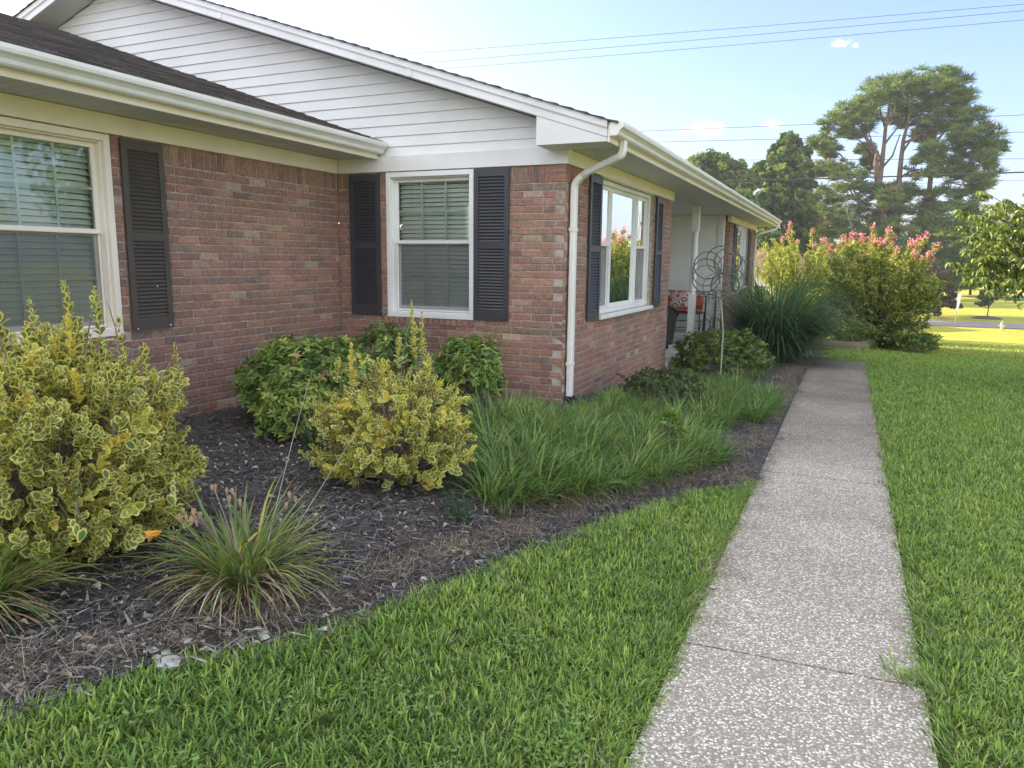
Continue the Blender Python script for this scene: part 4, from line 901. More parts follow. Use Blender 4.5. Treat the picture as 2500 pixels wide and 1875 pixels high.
# ------------------------------------------------------------------ strap leaved plants
def strap(v, c, r, n, L, W, lean, bend, cols, wts, segs=7, tip=None, mi=0):
    q = r*np.sqrt(RNG.uniform(0, 1, n)); a = RNG.uniform(0, 6.283, n); x = c[0]+q*np.cos(a); y = c[1]+q*np.sin(a)
    P = np.stack([x, y, np.full(n, c[2])], 1); az = a+RNG.normal(0, .6, n)
    col = palette(n, cols, wts); tc = None if tip is None else col*(1-tip[0])+np.array(tip[1])*tip[0]
    v.blades(P, az, RNG.uniform(lean[0], lean[1], n), RNG.uniform(L[0], L[1], n), RNG.uniform(W[0], W[1], n), RNG.uniform(bend[0], bend[1], n), col, segs, mi, tc)
DL = [(.18, .27, .07), (.13, .21, .06), (.27, .32, .09), (.55, .48, .10), (.60, .34, .08)]
DRY = [(.36, .27, .17), (.48, .39, .27), (.23, .17, .11), (.55, .48, .37), (.52, .32, .12)]
def daylily(label, x, y, s, n, flower, stalks=True):
    z = terf(x, y); root = thing('daylily', label, 'plant', (x, y, z))
    v = Veg(); strap(v, (x, y, z), .11*s, n, (.30*s, .66*s), (.009, .017), (.05, .8), (.6, 2.0), DL, (5, 5, 3, .8, .12), 8, (.3, (.34, .30, .08)))
    v.build('leaves', M['blade'], root)
    v = Veg(); strap(v, (x, y, z+.02), .11*s, int(n*1.3), (.20*s, .52*s), (.003, .009), (.3, 1.2), (1.0, 2.3), DRY, (5, 3, 4, 1.2, 1.2), 8); v.build('dry_leaves', M['straw'], root)
    if stalks:
        for i in range(7):
            a = random.uniform(0, 6.28); h = random.uniform(.42, .55)*s; d = random.uniform(.1, .32)*s
            p = [(x+math.cos(a)*d*t**1.5, y+math.sin(a)*d*t**1.5, z+h*t) for t in np.linspace(0, 1, 5)]
            st = MB(); st.tube(p, .0022, 5); so = st.build('seed_stalk', M['twig'], root)
            for k in range(random.randint(2, 4)):
                pb = MB(); e = Vector(p[-1])+Vector((random.uniform(-.03, .03), random.uniform(-.03, .03), random.uniform(-.03, .02)))
                pb.lathe([(.0, e.z-.014), (.004, e.z-.009), (.0075, e.z+.004), (.006, e.z+.015), (.003, e.z+.011)], e.x, e.y, 5)
                pb.build('seed_pod', bpy.data.materials.get('seed_pod') or pmat('seed_pod', (.42, .29, .20), .9, (.28, .17, .11), 60), so)
    if flower:
        fx, fy, fz = flower; v = Veg(); n2 = 6; a = np.arange(6)*1.047
        ax = nrm(np.array([-.75, -.35, -.25])); e1 = nrm(np.cross(ax, (0, 0, 1.))); e2 = np.cross(ax, e1)
        rd = e1*np.cos(a)[:, None]+e2*np.sin(a)[:, None]
        v.leaves(np.tile((fx, fy, fz), (6, 1)), ax+rd*.28, rd*-1., np.full(6, .062), np.full(6, .014), np.tile((.70, .38, .05), (6, 1)), leaf_t(4, .2, .6, 'ov'))
        v.leaves(np.tile((fx, fy, fz), (3, 1))+ax*.03, ax+rd[::2]*.6, rd[::2]*-1., np.full(3, .035), np.full(3, .012), np.tile((.75, .62, .45), (3, 1)), leaf_t(4, .2, .9, 'ov'))
        v.build('flower', M['petal'], root)
        st = MB(); st.tube([(x-.05, y, z), ((x+fx)/2-.02, (y+fy)/2, fz-.05), (fx, fy, fz)], .0025, 5); st.build('flower_stalk', M['leaf'] and pmat('green_stalk', (.10, .15, .04)), root)
    return root
daylily('big clump of daylily leaves with dry undergrowth and a wilted yellow flower', -2.16, 2.15, .84, 250, (-2.33, 1.92, .07+.30))
daylily('daylily clump cut off by the left edge of the photo', -2.83, 1.50, .80, 230, None, False)
mb = MB()   # two tall thin bare stalks
for (a, b, c) in (((-2.12, 2.2, .1), (-2.14, 2.4, .55), (-2.10, 2.55, .93)), ((-2.10, 2.2, .1), (-2.0, 2.4, .40), (-1.85, 2.6, .75))):
    pts = [tuple(np.array(a)*(1-t)**2+2*np.array(b)*t*(1-t)+np.array(c)*t*t) for t in np.linspace(0, 1, 9)]; mb.tube(pts, [.0026-.0016*k/8 for k in range(9)], 5)
tag(mb.build('bare_stalk', M['pole_metal']), 'pair of tall thin bare stalks rising behind the big daylily clump', 'plant')
LI = [(.17, .30, .075), (.10, .20, .055), (.28, .42, .10), (.06, .13, .04), (.40, .44, .14)]
lir = []
for i in range(4):
    v = Veg(); strap(v, (0, 0, 0), .07, 84, (.24, .44), (.007, .0125), (.05, .7), (.6, 1.7), LI, (4, 4, 3, 3, .6), 6, (.15, (.3, .28, .10))); lir.append(v.build('clump', M['blade'], link=False))
def inpoly(x, y, poly):
    c = np.zeros(len(x), bool); n = len(poly)
    for i in range(n):
        (x1, y1), (x2, y2) = poly[i], poly[(i+1) % n]
        c ^= ((y1 > y) != (y2 > y)) & (x < (x2-x1)*(y-y1)/(y2-y1+1e-12)+x1)
    return c
LP1 = [(-1.96, 3.60), (-1.54, 3.92), (-1.36, 4.5), (-.98, 5.6), (-.78, 6.15), (-1.1, 6.55), (-1.3, 6.9), (-2.05, 6.9), (-2.15, 6.15), (-2.75, 5.95), (-2.65, 5.2), (-2.2, 4.5)]
LP2 = [(-1.15, 7.1), (-.75, 7.9), (-.68, 9.2), (-1.1, 10.2), (-2.15, 10.6), (-2.1, 6.8), (-1.5, 6.9)]
g1 = jgrid(-3, -.7, 3.5, 7, .145, lambda x, y: inpoly(x, y, LP1)); g2 = jgrid(-2.4, -.6, 6.8, 10.7, .19, lambda x, y: inpoly(x, y, LP2) & ((x+1.7)**2+(y-7.7)**2 > .12))
gl = np.concatenate([g1, g2]); scatter('ornamental_grass', gl, lir, None, 'mass of arching green ribbon grass around the house corner', 'ornamental grass', scl=RNG.uniform(.72, 1.0, len(gl))*(1-.25*((gl[:, 1] > 5.5) & (gl[:, 0] < -1.5))), tilt=.15)
v = Veg(); strap(v, (0, 0, 0), .06, 60, (.12, .3), (.004, .007), (.3, 1.2), (.6, 1.6), [(.40, .22, .06), (.30, .20, .10), (.34, .30, .08)], (1, 1, 1), 6); br = v.build('clump', M['blade'], link=False)
gb = np.array([(-1.60, 4.0), (-1.52, 4.2), (-1.45, 4.42), (-1.37, 4.66), (-1.25, 5.1), (-1.05, 5.55), (-1.15, 5.35), (-1.47, 4.1), (-1.3, 4.85), (-1.66, 3.9)]); scatter('browned_grass', np.stack([gb[:, 0], gb[:, 1], ter(gb[:, 0], gb[:, 1])], 1), [br], None, 'browned orange blades at the front edge of the ribbon grass', 'dry grass', scl=RNG.uniform(.6, 1, len(gb)))
for i, (x, y, s, lb) in enumerate(((-1.80, 3.36, .5, 'small dark green grass tuft alone on the mulch'), (-1.66, 3.62, .42, 'little grass tuft with one yellow blade near the ribbon grass'), (-3.0, 4.05, .95, 'dark grass tuft between the two variegated shrubs'), (-3.28, 4.0, .9, 'dark grass tuft right under the yellowish corner clump'))):
    v = Veg(); strap(v, (x, y, terf(x, y)), .05*s*1.5, int(90*s+20), (.2*s, .5*s), (.003, .006), (.05, .7), (.2, 1.3), [(.04, .085, .03), (.06, .12, .04)] if i != 1 else [(.10, .16, .04), (.35, .30, .06)], (4, 1), 5); tag(v.build('grass_tuft', M['blade']), lb, 'grass tuft', 'small grass tufts on the mulch')
v = Veg(); x, y = -1.93, 2.85; strap(v, (x, y, terf(x, y)+.01), .16, 220, (.05, .17), (.001, .003), (.9, 1.7), (-.6, .9), [(.26, .13, .07), (.34, .20, .11), (.18, .09, .05)], (2, 1, 1), 5); tag(v.build('dead_clump', M['straw']), 'flat rust brown dead plant remains on the mulch', 'dead plant')
# big fountain grass by the porch
x, y = -1.18, 14.35; z = terf(x, y); root = thing('fountain_grass', 'huge dark green fountain of fine grass beside the porch', 'ornamental grass', (x, y, z)); v = Veg()
MG = [(.075, .155, .07), (.11, .20, .085), (.045, .105, .05), (.17, .25, .10)]
strap(v, (x, y, z), .34, 2600, (1.3, 2.3), (.009, .016), (.0, .55), (.7, 2.1), MG, (4, 4, 3, 1), 10); strap(v, (x, y, z), .40, 1700, (.8, 1.5), (.009, .014), (.3, .85), (.8, 1.8), MG, (4, 3, 3, .5), 9); v.build('blades', M['blade'], root)
# ------------------------------------------------------------------ crape myrtles and trees
def branch_tree(mb, p, d, L, r, depth, spread=.5, k=3, tips=None, upb=.15):
    d = nrm(np.array(d, float)); pts = [p]; n = 4; q = np.array(p, float)
    for i in range(n):
        d = nrm(d+RNG.normal(0, .10, 3)+np.array((0, 0, upb*.4))); q = q+d*L/n; pts.append(q.copy())
    mb.tube([tuple(x) for x in pts], [r*(1-.45*i/n) for i in range(n+1)], 7 if depth > 1 else 5, cap=depth <= 0 or True)
    if tips is not None: tips.append((q.copy(), d.copy()))
    if depth > 0:
        for j in range(k):
            f = RNG.uniform(.45, 1.); s = pts[max(1, int(round(f*n)))]; nd_ = nrm(d+RNG.normal(0, spread, 3)+np.array((0, 0, upb)))
            branch_tree(mb, s, nd_, L*RNG.uniform(.6, .8), r*.55, depth-1, spread, k, tips, upb)
def crape(label, x, y, h, r, n, nblos, seed, low=.25, sprays=60, group='crape myrtles'):
    z = terf(x, y); root = thing('crape_myrtle', label, 'shrub', (x, y, z), group); st = MB(); v = Veg(); fl = Veg()
    base = np.array((x, y, z)); D = []; T = []
    for i in range(sprays):
        a = RNG.uniform(0, 6.283); e = RNG.uniform(0, 1); rr = r*(.25+.75*math.sqrt(e)); 
        hh = h*(.55+.45*(1-e)**.7)*RNG.uniform(.72, 1.04) if RNG.uniform() < .55 else h*RNG.uniform(low, .6)
        if hh < .5*h: rr = r*RNG.uniform(.5, .95)
        t = base+np.array((rr*math.cos(a), rr*math.sin(a), hh)); m = base+np.array((rr*.35*math.cos(a), rr*.35*math.sin(a), hh*.6))
        pts = [base*(1-s)**2+2*m*s*(1-s)+t*s*s for s in np.linspace(0, 1, 7)]; T.append(pts)
        if i % 2 == 0: st.tube([tuple(p+np.array((.05*math.cos(a), .05*math.sin(a), -.02))) for p in pts], [.016-.0022*k for k in range(7)], 5)
    T = np.array(T); m = n//4
    i = RNG.integers(0, sprays, m); s = RNG.uniform(.30, 1.0, m)**.8*6; i0 = np.clip(s.astype(int), 0, 5); f = (s-i0)[:, None]
    P = T[i, i0]*(1-f)+T[i, i0+1]*f; Dr = nrm(T[i, i0+1]-T[i, i0]); sd = rdir(m); tl = RNG.uniform(.05, .30, m)*(1.15-s/9); ax = nrm(Dr*.8+sd*.8)
    for w in range(5):
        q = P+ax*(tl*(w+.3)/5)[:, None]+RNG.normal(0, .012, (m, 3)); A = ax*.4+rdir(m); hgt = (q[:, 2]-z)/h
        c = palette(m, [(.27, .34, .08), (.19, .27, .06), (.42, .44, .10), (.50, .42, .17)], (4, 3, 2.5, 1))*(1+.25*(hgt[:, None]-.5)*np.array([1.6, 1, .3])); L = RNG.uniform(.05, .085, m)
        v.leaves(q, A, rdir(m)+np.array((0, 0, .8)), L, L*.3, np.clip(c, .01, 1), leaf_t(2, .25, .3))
    # blossom heads on the tips of high sprays
    hs = [j for j in range(sprays) if T[j, 6, 2]-z > .62*h]; hs = sorted(hs, key=lambda j: -T[j, 6, 0]*.3-T[j, 6, 2])[:nblos]
    for j in hs:
        p = T[j, 6]; k = 46; ln = RNG.uniform(.06, .14); q = p+rdir(k)*RNG.uniform(.02, .085, (k, 1))+np.array((0, 0, 1))*RNG.uniform(-.05, ln, (k, 1))
        fl.quads(q, rdir(k), RNG.uniform(.014, .028, k), palette(k, [(.74, .26, .34), (.82, .42, .48), (.66, .18, .27)], (3, 2, 1)))
        k = 40; q = p+rdir(k)*.08*RNG.uniform(.2, 1, (k, 1)); v.leaves(q, rdir(k), rdir(k), np.full(k, .04), np.full(k, .012), jit((.20, .17, .05), k), leaf_t(2))
    v.build('foliage', M['leaf'], root); st.build('stems', M['bark'], root)
    if hs: fl.build('blossoms', M['petal'], root)
    return root
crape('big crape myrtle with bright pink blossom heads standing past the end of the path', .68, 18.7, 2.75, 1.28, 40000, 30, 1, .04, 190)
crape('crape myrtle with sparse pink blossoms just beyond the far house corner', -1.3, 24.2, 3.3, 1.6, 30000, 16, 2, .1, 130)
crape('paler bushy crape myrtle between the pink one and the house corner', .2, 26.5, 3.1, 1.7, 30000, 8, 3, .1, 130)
r_ = thing('bare_twigs', 'bare grey forked twigs sticking out above the crape myrtle', 'dead branch', (.0, 18.9, 2.2)); mb = MB()
branch_tree(mb, np.array((-.02, 18.9, 2.0)), (0, 0, 1), .45, .010, 3, .35, 3, None, .3); mb.build('twigs', M['twig'], r_)
leafy('low_shrub', 'straggly low green branches at the foot of the big crape myrtle', 'shrub', (1.45, 17.9, terf(1.4, 17.9)+.18), (.42, .3, .17), 1500, .05, .3, AC2, (3, 4, 1, 3), OV, .4, seed=9)
leafy('low_shrub', 'dark low juniper like plant behind the timber edging', 'shrub', (-.5, 19.6, terf(-.5, 19.6)+.25), (1.1, .6, .35), 4200, .05, .2, AC, (3, 4, 1, .3), OV, .4, seed=12)
def canopy(v, masses, npuff, nleaf, lsz, cols, wts, pr=.42, needle=False, flat=.75):
    for (c, rx, ry, rz) in masses:
        c = np.array(c); vol = max(.35, (rx*ry*rz)**(1/3)); k = int(npuff)
        d = rdir(k); q = RNG.uniform(.35, 1, k)**.5; pc = c+d*np.array((rx, ry, rz))*q[:, None]; R_ = pr*vol*RNG.uniform(.7, 1.25, k); pcol = palette(k, cols, wts, .18)
        dd = rdir(k*nleaf).reshape(k, nleaf, 3); dd[..., 2] = np.abs(dd[..., 2])*.9-.25 if needle else dd[..., 2]
        P = (pc[:, None]+dd*R_[:, None, None]*np.array((1, 1, flat))*RNG.uniform(.25, 1.25, (k, nleaf, 1))).reshape(-1, 3); cc = (pcol[:, None]*RNG.uniform(.8, 1.2, (k, nleaf, 1))).reshape(-1, 3)
        D = dd.reshape(-1, 3)
        if needle:
            L = lsz*RNG.uniform(.7, 1.3, len(P)); v.leaves(P-nrm(D)*L[:, None]*.5, D+rdir(len(P))*.5+np.array((0, 0, .3)), rdir(len(P)), L, L*.065, cc, (np.array([(-1, 0, 0), (1, 0, 0), (.6, 1, 0), (-.6, 1, 0)]), np.array([[0, 1, 2, 3]]), np.zeros(4)))
        else: v.quads(P, D+rdir(len(P))*.7, lsz*RNG.uniform(.6, 1.3, len(P)), cc)
def limb(mb, pts, r0, r1): mb.tube([tuple(p) for p in pts], [r0+(r1-r0)*i/(len(pts)-1) for i in range(len(pts))], 7)
# crop coordinates used while surveying the photograph: scale 2.592, origin (1650, 80)
def cc_(cx, cy, Y, dy=0): return aty(1650+cx/2.592, 80+cy/2.592, Y+dy)
def mass(cx, cy, rx, ry, Y, dy=0, dep=None):
    c = cc_(cx, cy, Y, dy); k = (Y+dy)/F/2.592*1.0
    return (c, rx*k, dep or max(rx, ry)*k*.9, ry*k)
PY = 98.
PC = [(.16, .23, .07), (.115, .18, .06), (.22, .28, .08), (.08, .14, .055), (.28, .22, .10)]
Lm = [(1300, 345, 105, 50), (1440, 330, 100, 55), (1560, 330, 95, 60), (1240, 430, 85, 55), (1085, 515, 95, 50), (1000, 590, 85, 40), (1185, 555, 100, 45), (1330, 480, 110, 60), (1480, 430, 95, 60), (1120, 640, 90, 30), (925, 700, 75, 32), (985, 760, 60, 25), (890, 880, 70, 38), (1010, 860, 95, 40), (1110, 930, 100, 45), (1450, 560, 80, 35), (1020, 1010, 100, 45), (930, 1060, 80, 50), (1100, 1110, 110, 45), (1240, 1010, 80, 40), (1330, 1060, 100, 50), (1010, 1240, 110, 50), (1160, 1230, 110, 55), (1060, 1330, 130, 60), (1230, 820, 45, 40), (1200, 740, 50, 25), (1400, 1010, 100, 40), (900, 1160, 90, 50), (960, 1190, 110, 55), (1230, 1320, 120, 70), (1330, 1190, 90, 60), (880, 1300, 110, 60), (1380, 1330, 130, 80), (1500, 1400, 140, 80), (1250, 1430, 150, 70), (840, 1080, 60, 35)]
Rm = [(1690, 310, 95, 50), (1780, 360, 75, 65), (1620, 390, 90, 60), (1720, 440, 100, 60), (1830, 470, 75, 70), (1600, 500, 80, 45), (1870, 570, 85, 60), (1760, 560, 90, 50), (1950, 660, 90, 50), (2020, 730, 65, 35), (1900, 740, 95, 45), (1640, 590, 70, 40), (1560, 650, 60, 35), (1800, 660, 80, 40), (1620, 760, 85, 45), (1740, 780, 75, 45), (1560, 860, 80, 50), (1900, 870, 115, 40), (1960, 800, 70, 30), (1790, 880, 80, 35), (1650, 870, 60, 35), (1820, 970, 110, 40), (1930, 950, 70, 35), (1500, 1080, 110, 55), (1700, 1050, 90, 45), (1820, 1080, 100, 45), (1620, 1140, 60, 40), (1430, 1180, 120, 55), (1700, 1180, 120, 55), (1850, 1190, 100, 60), (1560, 1270, 130, 60), (1720, 1320, 130, 70), (1860, 1340, 110, 80), (1800, 1480, 140, 90), (1680, 1500, 100, 80), (1880, 1560, 90, 70)]
def pine(label, ms, trunks, Y, branches):
    b = cc_(*trunks[0][0], Y); root = thing('pine_tree', label, 'tree', (b[0], b[1], -4.3), 'tall pines across the road')
    v = Veg(); canopy(v, [mass(m[0], m[1], m[2], m[3]*1.3, Y, RNG.uniform(-2.5, 2.5)) for m in ms], 30, 66, .55, PC, (4, 3, 2.2, 3, .25), .44, True, .85)
    v.build('crown', M['needle'], root); mb = MB()
    for t in trunks:
        pts = [cc_(x, y, Y) for x, y in t]; limb(mb, pts, .42 if len(t) > 3 else .30, .10)
    for t in branches:
        pts = [cc_(x, y, Y, RNG.uniform(-.8, .8)) for x, y in t]; limb(mb, pts, .15, .05)
    mb.build('trunk', M['pine_bark'], root); return root
pine('left pine of the tall pair, sunlit crown on two bare upper trunks', Lm,
     [[(1400, 1700), (1350, 1400), (1300, 1150), (1290, 950), (1310, 780), (1325, 620), (1345, 500), (1360, 380)], [(1290, 1000), (1265, 840), (1272, 760), (1200, 660), (1120, 600)], [(1380, 1500), (1400, 1150), (1410, 960), (1425, 800), (1440, 680), (1470, 560), (1500, 400)]], PY,
     [[(1272, 780), (1190, 700), (1110, 650)], [(1290, 800), (1240, 690), (1210, 600)], [(1310, 720), (1370, 640), (1440, 560)], [(1300, 860), (1370, 780), (1420, 640)], [(1430, 760), (1500, 660), (1530, 560)], [(1415, 920), (1480, 880), (1560, 860)], [(1290, 900), (1180, 870), (1100, 860)], [(1260, 980), (1160, 1050), (1100, 960), (1010, 940)], [(1330, 620), (1300, 520), (1280, 420)], [(1200, 1110), (1130, 1040), (1090, 980)], [(1325, 600), (1380, 500), (1420, 400)], [(1440, 700), (1560, 640), (1620, 600)], [(960, 740), (1040, 770), (1100, 840)]])
pine('right pine of the tall pair, dark spreading crown to the ground', Rm,
     [[(1560, 1700), (1565, 1400), (1580, 1150), (1605, 980), (1625, 800), (1640, 640), (1660, 480), (1680, 360)]], PY+1.5,
     [[(1600, 1000), (1480, 1010), (1540, 900)], [(1625, 820), (1700, 700), (1760, 620)], [(1640, 700), (1720, 600), (1800, 540)], [(1615, 900), (1740, 860), (1840, 870)], [(1635, 740), (1560, 640), (1520, 580)], [(1655, 560), (1740, 470), (1800, 430)], [(1590, 1080), (1720, 1070), (1820, 1040)], [(1700, 870), (1860, 760), (1940, 700)]])
BC = [(.13, .20, .055), (.10, .155, .045), (.19, .25, .06), (.07, .12, .04)]
def tree(label, ms, base, Y, cols=BC, wts=(4, 3, 2, 3), leaf=.24, npuff=46, nleaf=44, group=None, name='broadleaf_tree', pr=.30, r=.35):
    b = cc_(*base, Y); gz = terf(b[0], Y); root = thing(name, label, 'tree', (b[0], Y, gz), group)
    M_ = [mass(*m, Y, RNG.uniform(-2, 2)) for m in ms]; v = Veg(); canopy(v, M_, npuff, nleaf, leaf, cols, wts, pr, False, .8); v.build('crown', M['leaf_far'], root)
    mb = MB(); top = np.array(M_[0][0]); lo = np.array((b[0], Y, gz-.2)); limb(mb, [lo, lo*.6+top*.4+RNG.normal(0, .2, 3), top], r, r*.25)
    for c, *_ in M_[1:]:
        c = np.array(c); s = lo*.55+top*.45 if c[2] < top[2]*.7 else lo*.3+top*.7; limb(mb, [s, (s+c)/2+np.array((0, 0, .3)), c], r*.4, r*.12)
    mb.build('trunk', M['bark'], root); return root
tree('rounded broadleaf tree just above the far end of the gutter', [(230, 830, 130, 60), (140, 880, 70, 90), (330, 880, 110, 80), (400, 950, 90, 80), (260, 980, 160, 90), (380, 1080, 130, 90), (480, 1150, 110, 90), (430, 1270, 120, 90), (560, 1300, 100, 70)], (420, 1500), 86, group='broadleaf trees left of the pines')
tree('taller pointed broadleaf tree between the rounded tree and the pines', [(720, 690, 60, 50), (680, 770, 95, 60), (770, 780, 75, 60), (620, 860, 90, 60), (740, 870, 110, 60), (800, 830, 50, 40), (560, 900, 90, 70), (660, 970, 120, 70), (780, 960, 90, 60), (600, 1080, 110, 80), (730, 1080, 110, 80), (650, 1200, 130, 90), (790, 1200, 100, 80), (720, 1320, 140, 70)], (700, 1500), 92, [(.11, .18, .045), (.08, .13, .04), (.17, .23, .055), (.05, .09, .03)], group='broadleaf trees left of the pines')
tree('brownish purple leaved bush at the foot of the pines', [(1590, 1560, 110, 60), (1640, 1640, 110, 70), (1560, 1640, 90, 60), (1650, 1720, 100, 50), (1570, 1720, 90, 50)], (1600, 1770), 94, [(.14, .085, .06), (.09, .055, .045), (.07, .08, .03)], (4, 3, 2), .22, 20, 50, name='purple_bush', r=.12)
def plain_tree(name, label, x, y, h, r, leaf, n, cols, wts, group=None, low=.35, gz=None, nm=9, mat='leaf_far', pr=.45, trunk_r=.02):
    z = terf(x, y) if gz is None else gz; root = thing(name, label, 'tree', (x, y, z), group); v = Veg(); M_ = []
    for i in range(nm):
        a = 6.283*i/nm+RNG.uniform(-.4, .4); hh = low+(1-low)*RNG.uniform(.15, .85); q = r*RNG.uniform(.35, .7)*(1.15-.55*hh)
        M_.append(((x+q*math.cos(a), y+q*math.sin(a), z+h*hh), r*.42, r*.42, h*(1-low)*.24))
    M_.append(((x, y, z+h*.86), r*.4, r*.4, h*.13)); M_.append(((x, y, z+h*(low+.25)), r*.5, r*.5, h*.2))
    k = max(6, n//(40*len(M_))); canopy(v, M_, k, 40, leaf, cols, wts, pr, False, .8); v.build('crown', M[mat], root)
    mb = MB(); limb(mb, [(x, y, z-.1), (x+.02*h, y, z+h*.35), (x, y, z+h*.8)], h*trunk_r, h*trunk_r*.3)
    for m_ in M_[:nm]: limb(mb, [(x+.01*h, y, z+h*low*.8), ((x+m_[0][0])/2, (y+m_[0][1])/2, z*.4+m_[0][2]*.6), m_[0]], h*trunk_r*.4, h*trunk_r*.12)
    mb.build('trunk', M['bark'], root); return root
# the wood at the back of the far lawn
src = []
for i in range(3): src.append(plain_tree('woodland_tree', 'dark full tree in the wood closing the far lawn', 0, 0, 12, 5.2, .5, 2600, BC, (3, 4, 1, 4), 'trees of the far wood', .12, 0.))
def dup(root, loc, sc, rz):
    r = root.copy(); COL.objects.link(r); r.location = loc; r.scale = sc; r.rotation_euler = (0, 0, rz)
    for ch in list(root.children):
        c = ch.copy(); COL.objects.link(c); c.parent = r; c.matrix_parent_inverse = Matrix.Identity(4)
    return r
spots = [(-46, 128), (-38, 134), (-30, 126), (-22, 132), (-14, 127), (-6, 133), (1, 126), (8, 132), (13, 150), (18, 163), (25, 158), (31, 165), (38, 157), (44, 163), (51, 155), (4, 143), (58, 160), (22, 172), (34, 175), (12, 139)]
for i, (x, y) in enumerate(spots):
    s = random.uniform(.75, 1.15); o = src[i % 3] if i < 3 else None; zg = terf(x, y)
    if o is None: dup(src[i % 3], (x, y, zg), (s*1.05, s*1.05, s), random.uniform(0, 6))
for i in range(3): src[i].location = (spots[i][0], spots[i][1], -4.3); 
for s0 in src:
    for ch in s0.children: ch.matrix_parent_inverse = Matrix.Identity(4)
# trees behind the house that shade the lawn, and trees across the lawn mirrored in the windows
for x, y, h in ((-14, 31, 9.2), (-17, 39, 10.5), (-14, 47, 8.8), (-20, 56, 10)):
    plain_tree('shade_tree', 'leafy tree standing behind the house that shades the lawn', x, y, h, 3.6, .22, 4500, BC, (4, 3, 2, 3), 'shade trees behind the house', .18)
GT = [(.09, .15, .035), (.06, .11, .028), (.13, .19, .045)]
for x, y, h, r in ((12.5, 11, 8, 3.4), (14, 19.5, 9.5, 4), (10.5, -4.5, 7, 3.2)):
    plain_tree('garden_tree', 'leafy garden tree across the lawn mirrored in the windows', x, y, h, r, .16, 5500, GT, (3, 3, 2), 'garden trees across the lawn', .25)
# young cherry tree whose drooping twigs enter on the right
def cherry():
    x, y = 3.75, 12.9; z = terf(x, y); root = thing('cherry_tree', 'sunlit young cherry tree with drooping yellow green leaves at the right edge', 'tree', (x, y, z)); mb = MB(); v = Veg(); tips = []
    limb(mb, [(x, y, z-.05), (x-.03, y, z+.6), (x+.02, y+.02, z+1.1)], .055, .045)
    ends = []
    for i in range(58):
        a = RNG.uniform(0, 6.283); t = RNG.uniform(0, 1)
        rr = (.9+1.05*math.sin(math.pi*min(1, .25+t*.75)))*RNG.uniform(.75, 1.03)*(1 if t < .8 else .55); hh = 1.35+t*1.75*RNG.uniform(.9, 1.05)
        ends.append(np.array((x+rr*math.cos(a), y+rr*math.sin(a), z+hh)))
    ends += [aty(2352, 640, 12.6), aty(2372, 560, 12.5), aty(2368, 520, 12.6), aty(2420, 478, 12.4), aty(2395, 610, 12.3), aty(2400, 660, 12.5), aty(2440, 690, 12.4), aty(2385, 585, 12.9), aty(2440, 505, 12.8), aty(2410, 545, 12.2), aty(2480, 500, 12.4), aty(2375, 655, 12.7)]
    ends += [aty(2395+RNG.uniform(-15, 110), RNG.uniform(495, 690), RNG.uniform(12.0, 13.2)) for _ in range(34)]
    for e in ends:
        s = np.array((x, y, z+RNG.uniform(.9, 1.6))); m = (s+e)/2+np.array((0, 0, .18)); pts = [s*(1-q)**2+2*m*q*(1-q)+e*q*q for q in np.linspace(0, 1, 8)]; limb(mb, pts, .016, .004)
        P_ = []; 
        for q in range(2, 8):
            for _ in range(3 if q < 7 else 2):
                sd = nrm(RNG.normal(0, 1, 3)*np.array((1, 1, .5))+(pts[q]-pts[q-1])*3)*RNG.uniform(.15, .42) if q < 7 else nrm(pts[7]-pts[6])*.2
                tw = pts[q]+sd+np.array((0, 0, -.03)); limb(mb, [pts[q], (pts[q]+tw)/2+np.array((0, 0, .02)), tw], .004, .0015); k = 11
                f = np.linspace(.15, 1, k)[:, None]; P_.append(pts[q]*(1-f)+tw*f)
        P = np.concatenate(P_); k = len(P); A = rdir(k)*np.array((1, 1, .3))+np.array((0, 0, -.75)); L = RNG.uniform(.07, .115, k)
        v.leaves(P, A, rdir(k)*.5+np.array((0, 0, 1)), L, L*.21, palette(k, [(.24, .31, .06), (.18, .25, .05), (.32, .36, .08), (.12, .18, .045)], (4, 3, 2, 2)), leaf_t(3, .3, .5))
    v.build('leaves', M['leaf_gloss'], root); mb.build('trunk', M['bark'], root)
cherry()
# ------------------------------------------------------------------ beyond the road
x, y = 14.1, 96.; z = terf(x, y)
plain_tree('young_tree', 'small young tree with mulch ring beyond the road', x, y, 3.9, 1.35, .10, 3200, [(.12, .16, .06), (.09, .12, .045)], (1, 1), None, .36, None, 7, 'leaf_far', .5, .018)
mb = MB(); mb.lathe([(1.5, z-.02), (1.45, z+.06), (.9, z+.22), (.2, z+.28)], x, y, 18); tag(mb.build('mulch_ring', M['soil'], None, 0, True), 'brown mulch mound round the foot of the young tree', 'mulch')
b = aty(2329, 803, 78.); t_ = aty(2342, 716, 78.); rt_ = thing('road_marker', 'thin leaning post with a narrow pale panel by the road', 'sign post', (b[0], 78., terf(b[0], 78)))
lo = Vector((b[0], 78, terf(b[0], 78)-.1)); hi = Vector(tuple(t_)); mb = MB(); mb.tube([lo, hi], .035, 8); mb.build('post', M['pole_metal'], rt_)
mb = MB(); m1 = lo.lerp(hi, .52); m2 = lo.lerp(hi, .99); mb.add([(m1.x-.04, 77.9, m1.z), (m1.x+.10, 77.9, m1.z), (m2.x+.20, 77.9, m2.z), (m2.x-.12, 77.9, m2.z), (m1.x-.04, 77.93, m1.z), (m1.x+.10, 77.93, m1.z), (m2.x+.20, 77.93, m2.z), (m2.x-.12, 77.93, m2.z)], [(0, 1, 2, 3), (7, 6, 5, 4), (0, 4, 5, 1), (1, 5, 6, 2), (2, 6, 7, 3), (3, 7, 4, 0)]); mb.build('panel', M['white'], rt_)
